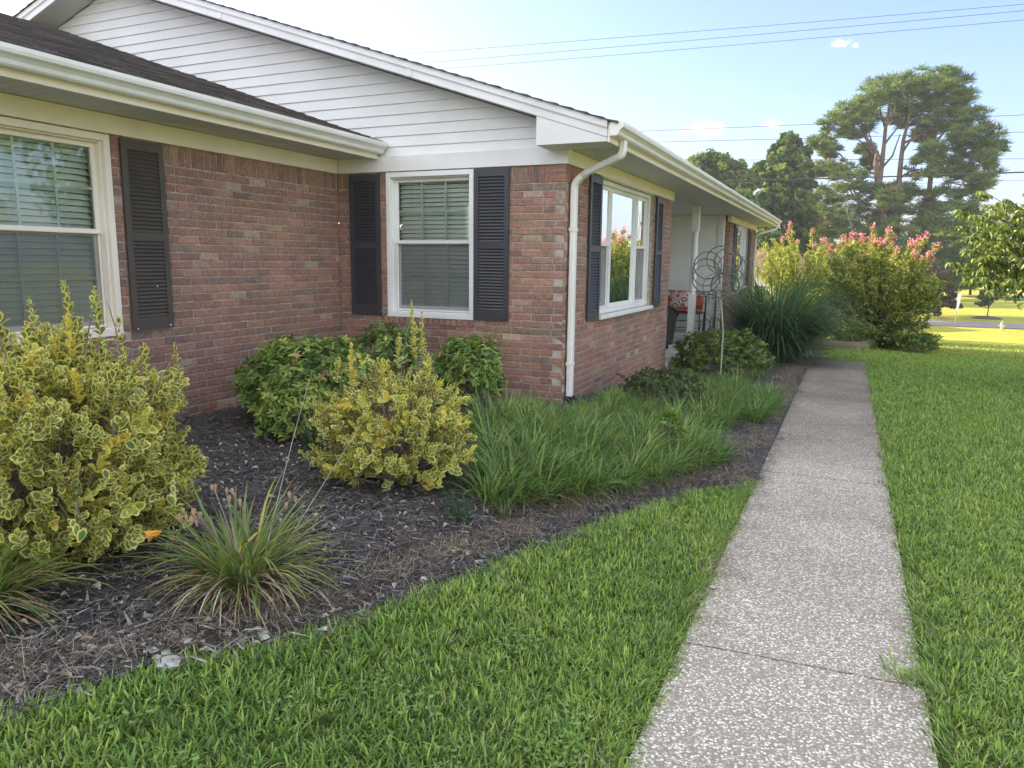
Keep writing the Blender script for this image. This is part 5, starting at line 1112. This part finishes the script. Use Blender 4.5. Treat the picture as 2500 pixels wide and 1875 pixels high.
b = aty(2445, 808, 78.); x, y, z = b[0], 78., terf(b[0], 78); rt_ = thing('fire_hydrant', 'faded yellow fire hydrant with a green top in the roadside grass', 'fire hydrant', (x, y, z))
mb = MB(); mb.lathe([(.17, z-.05), (.17, z+.06), (.12, z+.08), (.115, z+.52), (.15, z+.54), (.15, z+.58)], x, y, 16); mb.build('barrel', M['hydrant_y'], rt_)
mb = MB(); mb.lathe([(.155, z+.58), (.15, z+.66), (.11, z+.76), (.05, z+.82), (.04, z+.88), (.0, z+.885)], x, y, 16); mb.build('cap', M['hydrant_g'], rt_)
for s in (-1, 1):
    mb = MB(); mb.tube([(x+s*.10, y, z+.42), (x+s*.22, y, z+.42)], .065, 10); mb.tube([(x+s*.22, y, z+.42), (x+s*.26, y, z+.42)], .045, 6); mb.build('side_nozzle', M['hydrant_y'], rt_)
mb = MB(); mb.tube([(x, y-.10, z+.36), (x, y-.24, z+.36)], .085, 10); mb.build('front_nozzle', M['hydrant_y'], rt_)
for (px, colr, nm, lb, w) in ((2462, (.12, .06, .42), 'purple', 'purple plastic boat like toy lying on the far lawn', 1.5), (2488, (.05, .42, .34), 'teal', 'teal plastic boat like toy lying on the far lawn', 1.5)):
    p = aty(px, 724, 148.); z = terf(p[0], 148.); mt = pmat(nm+'_plastic', colr, .5); mb = MB(); n = 13; rings = []
    for i in range(n):
        t = i/(n-1); xx = p[0]-w+2*w*t; r = .42*math.sin(math.pi*min(max(t, .02), .98))**.6; rings.append([(xx, 148+r*math.cos(a), z+.05+.35+r*.9*math.sin(a)+.5*(2*t-1)**2*.5) for a in np.linspace(math.pi, 2*math.pi, 7)]+[(xx, 148+r*.8*math.cos(a), z+.08+.35+r*.5*math.sin(a)+.5*(2*t-1)**2*.5) for a in np.linspace(2*math.pi, math.pi, 7)])
    v_ = [q for r in rings for q in r]; k = 14; mb.add(v_, [(i*k+j, i*k+(j+1) % k, (i+1)*k+(j+1) % k, (i+1)*k+j) for i in range(n-1) for j in range(k)]+[tuple(range(k)), tuple(range((n-1)*k, n*k))]); tag(mb.build('lawn_toy', mt), lb, 'lawn toy')
# house seen over the shrubs
p0 = aty(1852, 640, 74.); p1 = aty(1978, 640, 74.); hx0, hx1 = p0[0]-4, p1[0]; rt_ = thing('neighbour_house', 'distant house with a brown red roof behind the pink shrubs', 'house', ((hx0+hx1)/2, 74, -3.9))
mb = MB(); mb.box(hx0, hx1, 74, 82, -4.4, .4); mb.build('wall', M['cream'], rt_)
mt = pmat('brown_roof', (.17, .095, .07), .9, (.11, .065, .05), 1.5, .4, 8)
mb = MB(); mb.add([(hx0-.5, 73.4, .3), (hx1+.5, 73.4, .3), (hx1-1.5, 78, 2.75), (hx0+1.5, 78, 2.75), (hx0-.5, 82.6, .3), (hx1+.5, 82.6, .3)], [(0, 1, 2, 3), (5, 4, 3, 2), (4, 0, 3), (1, 5, 2), (0, 4, 5, 1)]); mb.build('roof', mt, rt_)
for k in range(3):
    xx = hx0+1.5+k*(hx1-hx0-3)/2.; mb = MB(); mb.box(xx-.5, xx+.5, 73.95, 74.02, -2.2, -.7); mb.build('window', M['dark'], rt_)
# ------------------------------------------------------------------ overhead wires and their poles
D_ = 1.1302
def wire(label, pa, pb, Y, r, sag=.25, ext=34, group=None, Yb=None):
    a = aty(pa[0]*D_, pa[1]*D_, Y); b = aty(pb[0]*D_, pb[1]*D_, Yb or Y); d = (b-a)/np.linalg.norm(b-a); A = a-d*ext; B = b+d*16; mb = MB(); L = np.linalg.norm(B-A)
    f0 = ext/L; f1 = 1-16/L
    pts = []
    for t in np.linspace(0, 1, 33): q = A*(1-t)+B*t; s_ = -sag*4*(t-f0)*(f1-t) if f0 < t < f1 else 0; q = q+np.array((0, 0, s_)); pts.append(tuple(q))
    mb.tube(pts, r, 6); tag(mb.build('overhead_wire', M['wire']), label, 'wire', group); return A, B
up_w = [wire('topmost of the three high wires near the top right', (860, 118), (2212, 9), 42, .010, group='high wires'), wire('middle of the three high wires near the top right', (915, 136), (2212, 23), 42, .010, group='high wires'), wire('lowest of the three high wires near the top right', (955, 149), (2212, 43), 42, .010, group='high wires')]
lw = [wire('thin wire crossing the crown top of the pines', (1395, 283), (2212, 248), 68, .018, group='road wires'), wire('thin wire passing just under the small clouds', (1415, 307), (2212, 285), 68, .018, group='road wires'), wire('thin wire level with the top of the rounded tree', (1500, 346), (2212, 343), 68, .016, .05, group='road wires'), wire('thick black cable, the heaviest of the lines across the pines', (1560, 392), (2212, 372), 68, .055, .2, group='road wires'), wire('faint thin wire just below the thick black cable', (1600, 407), (2212, 389), 68, .013, .2, group='road wires')]
for i, (ws, lb) in enumerate(((up_w, 'wooden utility pole carrying the high wires'), (lw, 'wooden utility pole carrying the road wires'))):
    for e in (0, 1):
        p = np.mean([w[e] for w in ws], 0); z1 = max(w[e][2] for w in ws)+.5; zg = terf(p[0], p[1]); rp = thing('utility_pole', lb+(' at their right end' if e else ' hidden behind the house'), 'utility pole', (p[0], p[1], zg), 'utility poles')
        mb = MB(); mb.tube([(p[0], p[1], zg-.5), (p[0], p[1], z1)], [.17, .11], 10); mb.build('pole', M['pole_wood'], rp)
        for w in ws: mb = MB(); mb.tube([(p[0], p[1]-.02, w[e][2]), tuple(w[e])], .04, 6); mb.build('bracket', M['pole_wood'], rp)
# ------------------------------------------------------------------ wind spinner
sx, sy = -1.50, 10.25; sz = terf(sx, sy); rs = thing('wind_spinner', 'tall flower shaped metal wind spinner on a thin pole in the bed', 'garden ornament', (sx, sy, sz))
hub = aty(1755.5, 667, 10.15)
mb = MB(); mb.tube([(sx, sy, sz-.05), (sx, sy, sz+.75), (hub[0], 10.22, hub[2]-.02)], [.013, .012, .008], 10); mb.build('pole', M['pole_metal'], rs)
mb = MB()
for yy in (10.13, 10.19): mb.lathe([(.0, hub[2]-.02), (.016, hub[2]-.012), (.02, hub[2]), (.016, hub[2]+.012), (.0, hub[2]+.02)], hub[0], yy, 12)
mb.tube([(hub[0], 10.08, hub[2]), (hub[0], 10.24, hub[2])], .008, 8); mb.build('hub', M['copper'], rs)
def wheel(yc, nl, r, ph, tilt, lean):
    mb = MB(); wd = .013
    fr = Vector((math.cos(lean), math.sin(lean), 0)); nr_ = Vector((-math.sin(lean), math.cos(lean), 0)); H = Vector((hub[0], yc, hub[2]))
    for k in range(nl):
        a0 = ph+6.283*k/nl; cx, cz = r*math.cos(a0), r*math.sin(a0); V = []; n = 40
        for i in range(n):
            t = 6.283*i/n; dx, dz = math.cos(t), math.sin(t); tw = tilt*math.sin(t-a0)*.03
            c = H+fr*(cx+r*dx)+Vector((0, 0, cz+r*dz))+nr_*tw
            o = fr*dx+Vector((0, 0, dz))
            for s1, s2 in ((-1, -.0078), (1, -.0078), (1, .0078), (-1, .0078)): V.append(c+nr_*wd*s1+o*s2)
        mb.add(V, [(i*4+j, i*4+(j+1) % 4, ((i+1) % n)*4+(j+1) % 4, ((i+1) % n)*4+j) for i in range(n) for j in range(4)])
    return mb.build('spinner_wheel', M['spinner'], rs)
wheel(10.12, 6, .176, .45, 1, .16); wheel(10.19, 3, .176, 1.0, -1, .30)
# ------------------------------------------------------------------ porch furniture
def bench():
    rb = thing('metal_bench', 'black wrought iron bench with scrolled back on the porch', 'bench', (-3.35, 16.1, PZF)); x0, x1, yb = -4.15, -2.80, 16.45
    z = PZF; mb = MB(); r = .010
    top = z+.86; lowr = z+.75
    for zz in (top, lowr): mb.tube([(x0, yb, zz), (x1, yb, zz)], r, 6)
    mb.tube([(x1-.02, yb, top), (x1+.05, yb, top-.04), (x1+.055, yb, z+.60)], r, 6)
    n = 9
    for k in range(n):
        cx = x0+.1+(x1-x0-.2)*k/(n-1)
        for s in (-1, 1):
            pts = [(cx+s*(.045-.045*math.cos(a)*(1-a/9)), yb-.004, (top+lowr)/2+.030*math.sin(a)*(1-a/9)) for a in np.linspace(0, 6.3, 13)]; mb.tube(pts, .0055, 5)
        if k % 3 == 1: mb.tube([(cx, yb, lowr), (cx, yb, z+.45)], r, 6)
    mb.build('back_frame', M['black_metal'], rb)
    mb = MB(); mb.box(x0, x1, 15.88, yb, z+.40, z+.425); mb.build('seat', M['black_metal'], rb, .006)
    for xx in (x0+.03, x1-.03):
        for yy in (15.91, yb): mb = MB(); mb.tube([(xx, yy, z), (xx, yy, z+.41)], .013, 6); mb.build('leg', M['black_metal'], rb)
    mb = MB()
    for zz in (z+.10, z+.25): mb.tube([(x0, 15.93, zz), (x1, 15.93, zz)], .009, 6)
    mb.build('stretcher', M['black_metal'], rb)
    for xx in (x0, x1):
        mb = MB(); mb.tube([(xx, yb, z+.62), (xx, 16.1, z+.64), (xx, 15.9, z+.60), (xx, 15.88, z+.42)], .012, 6); mb.build('armrest', M['black_metal'], rb)
bench()
def cushion(name, label, x0, x1, y0, y1, z0, z1, mat, tilt=0, cat='cushion', group=None):
    n = 10; V = []; cx, cy, cz = (x0+x1)/2, (y0+y1)/2, (z0+z1)/2; hx, hy, hz = (x1-x0)/2, (y1-y0)/2, (z1-z0)/2
    mb = MB(); Fs = []
    for side in (-1, 1):
        for j in range(n+1):
            for i in range(n+1):
                u, w = 2*i/n-1, 2*j/n-1; b = (1-abs(u)**3)*(1-abs(w)**3)
                p = (cx+hx*u*(1-.05*(1-abs(u))*0), cy+side*hy*(.12+.88*b**.5), cz+hz*w); c, s = math.cos(tilt), math.sin(tilt); dy, dz = p[1]-cy, p[2]-cz
                V.append((p[0], cy+dy*c+dz*s, cz-dy*s+dz*c))
    m = (n+1)**2
    for sd in (0, 1):
        for j in range(n):
            for i in range(n): a = sd*m+j*(n+1)+i; q = (a, a+1, a+n+2, a+n+1); Fs.append(q if sd == 0 else q[::-1])
    ring = [i for i in range(n+1)]+[(j+1)*(n+1)-1 for j in range(1, n+1)]+[n*(n+1)+i for i in range(n-1, -1, -1)]+[j*(n+1) for j in range(n-1, 0, -1)]
    for k in range(len(ring)): a, b = ring[k], ring[(k+1) % len(ring)]; Fs.append((b, a, a+m, b+m))
    o = mesh_obj(name, V, Fs, M[mat], None, smooth=True); return tag(o, label, cat, group)
cushion('seat_cushion', 'flat dark orange seat cushion on the iron bench', -4.12, -2.86, 15.90, 16.30, PZF+.425, PZF+.50, 'orange')
cushion('back_cushion', 'orange back cushion on the left end of the bench', -4.12, -3.42, 16.27, 16.42, PZF+.47, PZF+.76, 'orange', .15, group='bench back cushions')
cushion('back_cushion', 'orange back cushion on the right end of the bench', -3.38, -2.84, 16.27, 16.42, PZF+.47, PZF+.77, 'orange', .15, group='bench back cushions')
cushion('patterned_pillow', 'square pillow with red and grey medallion pattern', -3.50, -3.08, 15.98, 16.16, PZF+.49, PZF+.88, 'pillow', .25, 'pillow')
def wicker():
    cx, cy, z = -2.98, 12.55, PZF; rw = thing('wicker_chair', 'dark brown woven wicker tub chair half hidden by the brick wall', 'chair', (cx, cy, z)); n = 22; V = []; nz = 8
    for side in (0, 1):
        for j in range(nz+1):
            for i in range(n+1):
                a = -2.35+4.7*i/n; th = a-math.pi/2; back = (math.cos(a)+1)/2; h = .52+.30*back**1.3; rr = (.30+.055*(j/nz)) - (.035 if side else 0); t = j/nz
                V.append((cx+rr*math.cos(th)*1.05, cy+rr*math.sin(th)*1.05, z+.10+(h-.10)*t))
    m = (nz+1)*(n+1); Fs = []
    for s in (0, 1):
        for j in range(nz):
            for i in range(n): q = (s*m+j*(n+1)+i, s*m+j*(n+1)+i+1, s*m+(j+1)*(n+1)+i+1, s*m+(j+1)*(n+1)+i); Fs.append(q if s == 0 else q[::-1])
    for i in range(n): a = nz*(n+1)+i; Fs.append((a, a+1, a+1+m, a+m)); Fs.append((i+1, i, i+m, i+1+m))
    for j in range(nz):
        for i in (0, n): a = j*(n+1)+i; Fs.append((a, a+n+1, a+n+1+m, a+m))
    mesh_obj('woven_shell', V, Fs, M['wicker'], rw)
    mb = MB(); pts = [V[nz*(n+1)+i] for i in range(n+1)]; mb.tube([(p[0], p[1], p[2]+.005) for p in pts], .03, 8); mb.build('arm_roll', M['wicker'], rw)
    mb = MB(); mb.lathe([(.27, z+.30), (.28, z+.40), (.25, z+.43), (.0, z+.44)], cx, cy, 18); mb.build('seat', M['wicker'], rw)
    for a in (.8, 2.4, 3.9, 5.5): mb = MB(); q = (cx+.27*math.cos(a), cy+.27*math.sin(a)); mb.tube([(*q, z), (*q, z+.14)], .022, 8); mb.build('leg', M['black_plastic'], rw)
wicker()
for i, (x, y, h, lb) in enumerate(((-2.62, 15.35, .80, 'shorter black iron plant stand with a curled top at the porch edge'), (-2.52, 15.95, .86, 'taller black iron plant stand with a curled top near the far brick corner'))):
    z = PZF; rr = thing('plant_stand', lb, 'plant stand', (x, y, z), 'black iron stands on the porch'); mb = MB(); mb.tube([(x, y, z), (x, y, z+h)], .018, 8)
    mb.tube([(x+.075*math.cos(a)-.075, y, z+h+.05*math.sin(a)) for a in np.linspace(0, 4.4, 12)], .011, 6); mb.tube([(x-.075*math.cos(a)+.075, y+.01, z+h+.045*math.sin(a)) for a in np.linspace(0, 4.4, 12)], .010, 6); mb.build('stand_pole', M['black_metal'], rr)
    for k in range(3):
        a = 2.1*k+.4; mb = MB(); mb.tube([(x, y, z+.35), (x+.10*math.cos(a), y+.10*math.sin(a), z+.30), (x+.14*math.cos(a), y+.14*math.sin(a), z+.12), (x+.17*math.cos(a), y+.17*math.sin(a), z)], .009, 6); mb.build('foot', M['black_metal'], rr)
# ------------------------------------------------------------------ evening air
mb = MB(); mb.box(-720, 720, -320, 1520, -8, 38)
hm = bpy.data.materials.new('haze'); hm.use_nodes = True; nt = hm.node_tree; nt.nodes.remove(nt.nodes['Principled BSDF'])
pv = nd(nt, 'ShaderNodeVolumePrincipled'); pv.inputs['Color'].default_value = (.92, .95, 1, 1); pv.inputs['Density'].default_value = .00048; pv.inputs['Anisotropy'].default_value = .3
nt.links.new(pv.outputs[0], nt.nodes['Material Output'].inputs['Volume']); hz = mb.build('haze', hm); tag(hz, kind='stuff'); hz['label'] = 'thin pale evening haze softening the far trees'; hz['category'] = 'haze'
# ------------------------------------------------------------------ light and sky
EL, AZ = 23.7, 86.      # elevation; degrees left of +Y
sun = bpy.data.lights.new('sun', 'SUN'); sun.energy = 5.0; sun.angle = R(.5); sun.color = (1, .88, .66)
so = bpy.data.objects.new('sun', sun); COL.objects.link(so)
sd = Vector((-math.sin(R(AZ))*math.cos(R(EL)), math.cos(R(AZ))*math.cos(R(EL)), math.sin(R(EL))))
so.rotation_euler = sd.to_track_quat('Z', 'Y').to_euler(); so.location = (-30, 5, 20)
w = bpy.data.worlds.new('World'); S.world = w; w.use_nodes = True; nt = w.node_tree; L = nt.links.new
sky = nd(nt, 'ShaderNodeTexSky'); sky.sky_type = 'NISHITA'; sky.sun_disc = False; sky.sun_elevation = R(EL); sky.sun_rotation = R(-AZ); sky.air_density = 1.0; sky.dust_density = 2.2; sky.ozone_density = 3.0
bg = nt.nodes['Background']; bg.inputs[1].default_value = .15
tc = nd(nt, 'ShaderNodeTexCoord')
tn = nd(nt, 'ShaderNodeVectorMath', operation='MULTIPLY'); tn.inputs[1].default_value = (.85, .80, .96); L(sky.outputs[0], tn.inputs[0]); out = tn.outputs[0]
# added unseen broken cloud behind the camera, brightening the shaded house and lawn
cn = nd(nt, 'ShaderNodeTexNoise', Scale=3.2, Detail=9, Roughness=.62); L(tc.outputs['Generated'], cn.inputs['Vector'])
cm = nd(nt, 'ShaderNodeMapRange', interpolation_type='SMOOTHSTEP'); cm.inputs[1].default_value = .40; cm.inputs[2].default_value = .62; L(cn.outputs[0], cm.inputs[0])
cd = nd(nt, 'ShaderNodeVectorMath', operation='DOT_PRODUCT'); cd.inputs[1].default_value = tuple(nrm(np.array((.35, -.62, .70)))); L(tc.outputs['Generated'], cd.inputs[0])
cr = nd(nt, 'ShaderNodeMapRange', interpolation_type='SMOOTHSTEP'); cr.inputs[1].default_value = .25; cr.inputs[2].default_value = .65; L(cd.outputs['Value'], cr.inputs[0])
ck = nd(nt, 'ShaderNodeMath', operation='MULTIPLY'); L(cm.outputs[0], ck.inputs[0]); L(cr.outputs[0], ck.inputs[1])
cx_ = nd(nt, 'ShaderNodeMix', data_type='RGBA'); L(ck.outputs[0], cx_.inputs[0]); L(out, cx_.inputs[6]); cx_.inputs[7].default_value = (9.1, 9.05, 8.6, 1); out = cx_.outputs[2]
for (px, py, rx, ry, k) in ((1722, 312, 44, 15, .9), (1885, 302, 26, 8, .7), (2050, 107, 20, 12, .8), (2087, 112, 7, 6, .5), (1724, 337, 11, 5, .4)):
    d = nrm(ray(px, py)); rr_ = nrm(np.cross(d, (0, 0, 1.))); uu = np.cross(rr_, d)
    no = nd(nt, 'ShaderNodeTexNoise', Scale=55., Detail=6, Roughness=.6); L(tc.outputs['Generated'], no.inputs['Vector'])
    a1 = nd(nt, 'ShaderNodeVectorMath', operation='DOT_PRODUCT'); a1.inputs[1].default_value = tuple(rr_/(rx/F)); L(tc.outputs['Generated'], a1.inputs[0])
    a2 = nd(nt, 'ShaderNodeVectorMath', operation='DOT_PRODUCT'); a2.inputs[1].default_value = tuple(uu/(ry/F)); L(tc.outputs['Generated'], a2.inputs[0])
    a3 = nd(nt, 'ShaderNodeVectorMath', operation='DOT_PRODUCT'); a3.inputs[1].default_value = tuple(d); L(tc.outputs['Generated'], a3.inputs[0])
    cx = nd(nt, 'ShaderNodeCombineXYZ'); L(a1.outputs['Value'], cx.inputs[0]); L(a2.outputs['Value'], cx.inputs[1])
    ln = nd(nt, 'ShaderNodeVectorMath', operation='LENGTH'); L(cx.outputs[0], ln.inputs[0])
    s1 = nd(nt, 'ShaderNodeMath', operation='MULTIPLY_ADD'); L(no.outputs[0], s1.inputs[0]); s1.inputs[1].default_value = 2.4; s1.inputs[2].default_value = -1.2
    s2 = nd(nt, 'ShaderNodeMath', operation='ADD'); L(ln.outputs['Value'], s2.inputs[0]); L(s1.outputs[0], s2.inputs[1])
    mr = nd(nt, 'ShaderNodeMapRange', interpolation_type='SMOOTHSTEP'); mr.inputs[1].default_value = 1.15; mr.inputs[2].default_value = .25; mr.inputs[4].default_value = k; L(s2.outputs[0], mr.inputs[0])
    gt = nd(nt, 'ShaderNodeMath', operation='GREATER_THAN'); gt.inputs[1].default_value = 0.; L(a3.outputs['Value'], gt.inputs[0]); ml = nd(nt, 'ShaderNodeMath', operation='MULTIPLY'); L(mr.outputs[0], ml.inputs[0]); L(gt.outputs[0], ml.inputs[1])
    mx = nd(nt, 'ShaderNodeMix', data_type='RGBA'); L(ml.outputs[0], mx.inputs[0]); L(out, mx.inputs[6]); mx.inputs[7].default_value = (3.6, 3.1, 2.95, 1); out = mx.outputs[2]
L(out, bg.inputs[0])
S.view_settings.view_transform = 'Standard'; S.view_settings.look = 'None'; S.view_settings.exposure = 1.48; S.view_settings.gamma = 1
S.cycles.max_bounces = 8; S.cycles.transparent_max_bounces = 12; S.cycles.diffuse_bounces = 4; S.cycles.glossy_bounces = 3
S.cycles.use_denoising = True; S.cycles.sample_clamp_indirect = 6
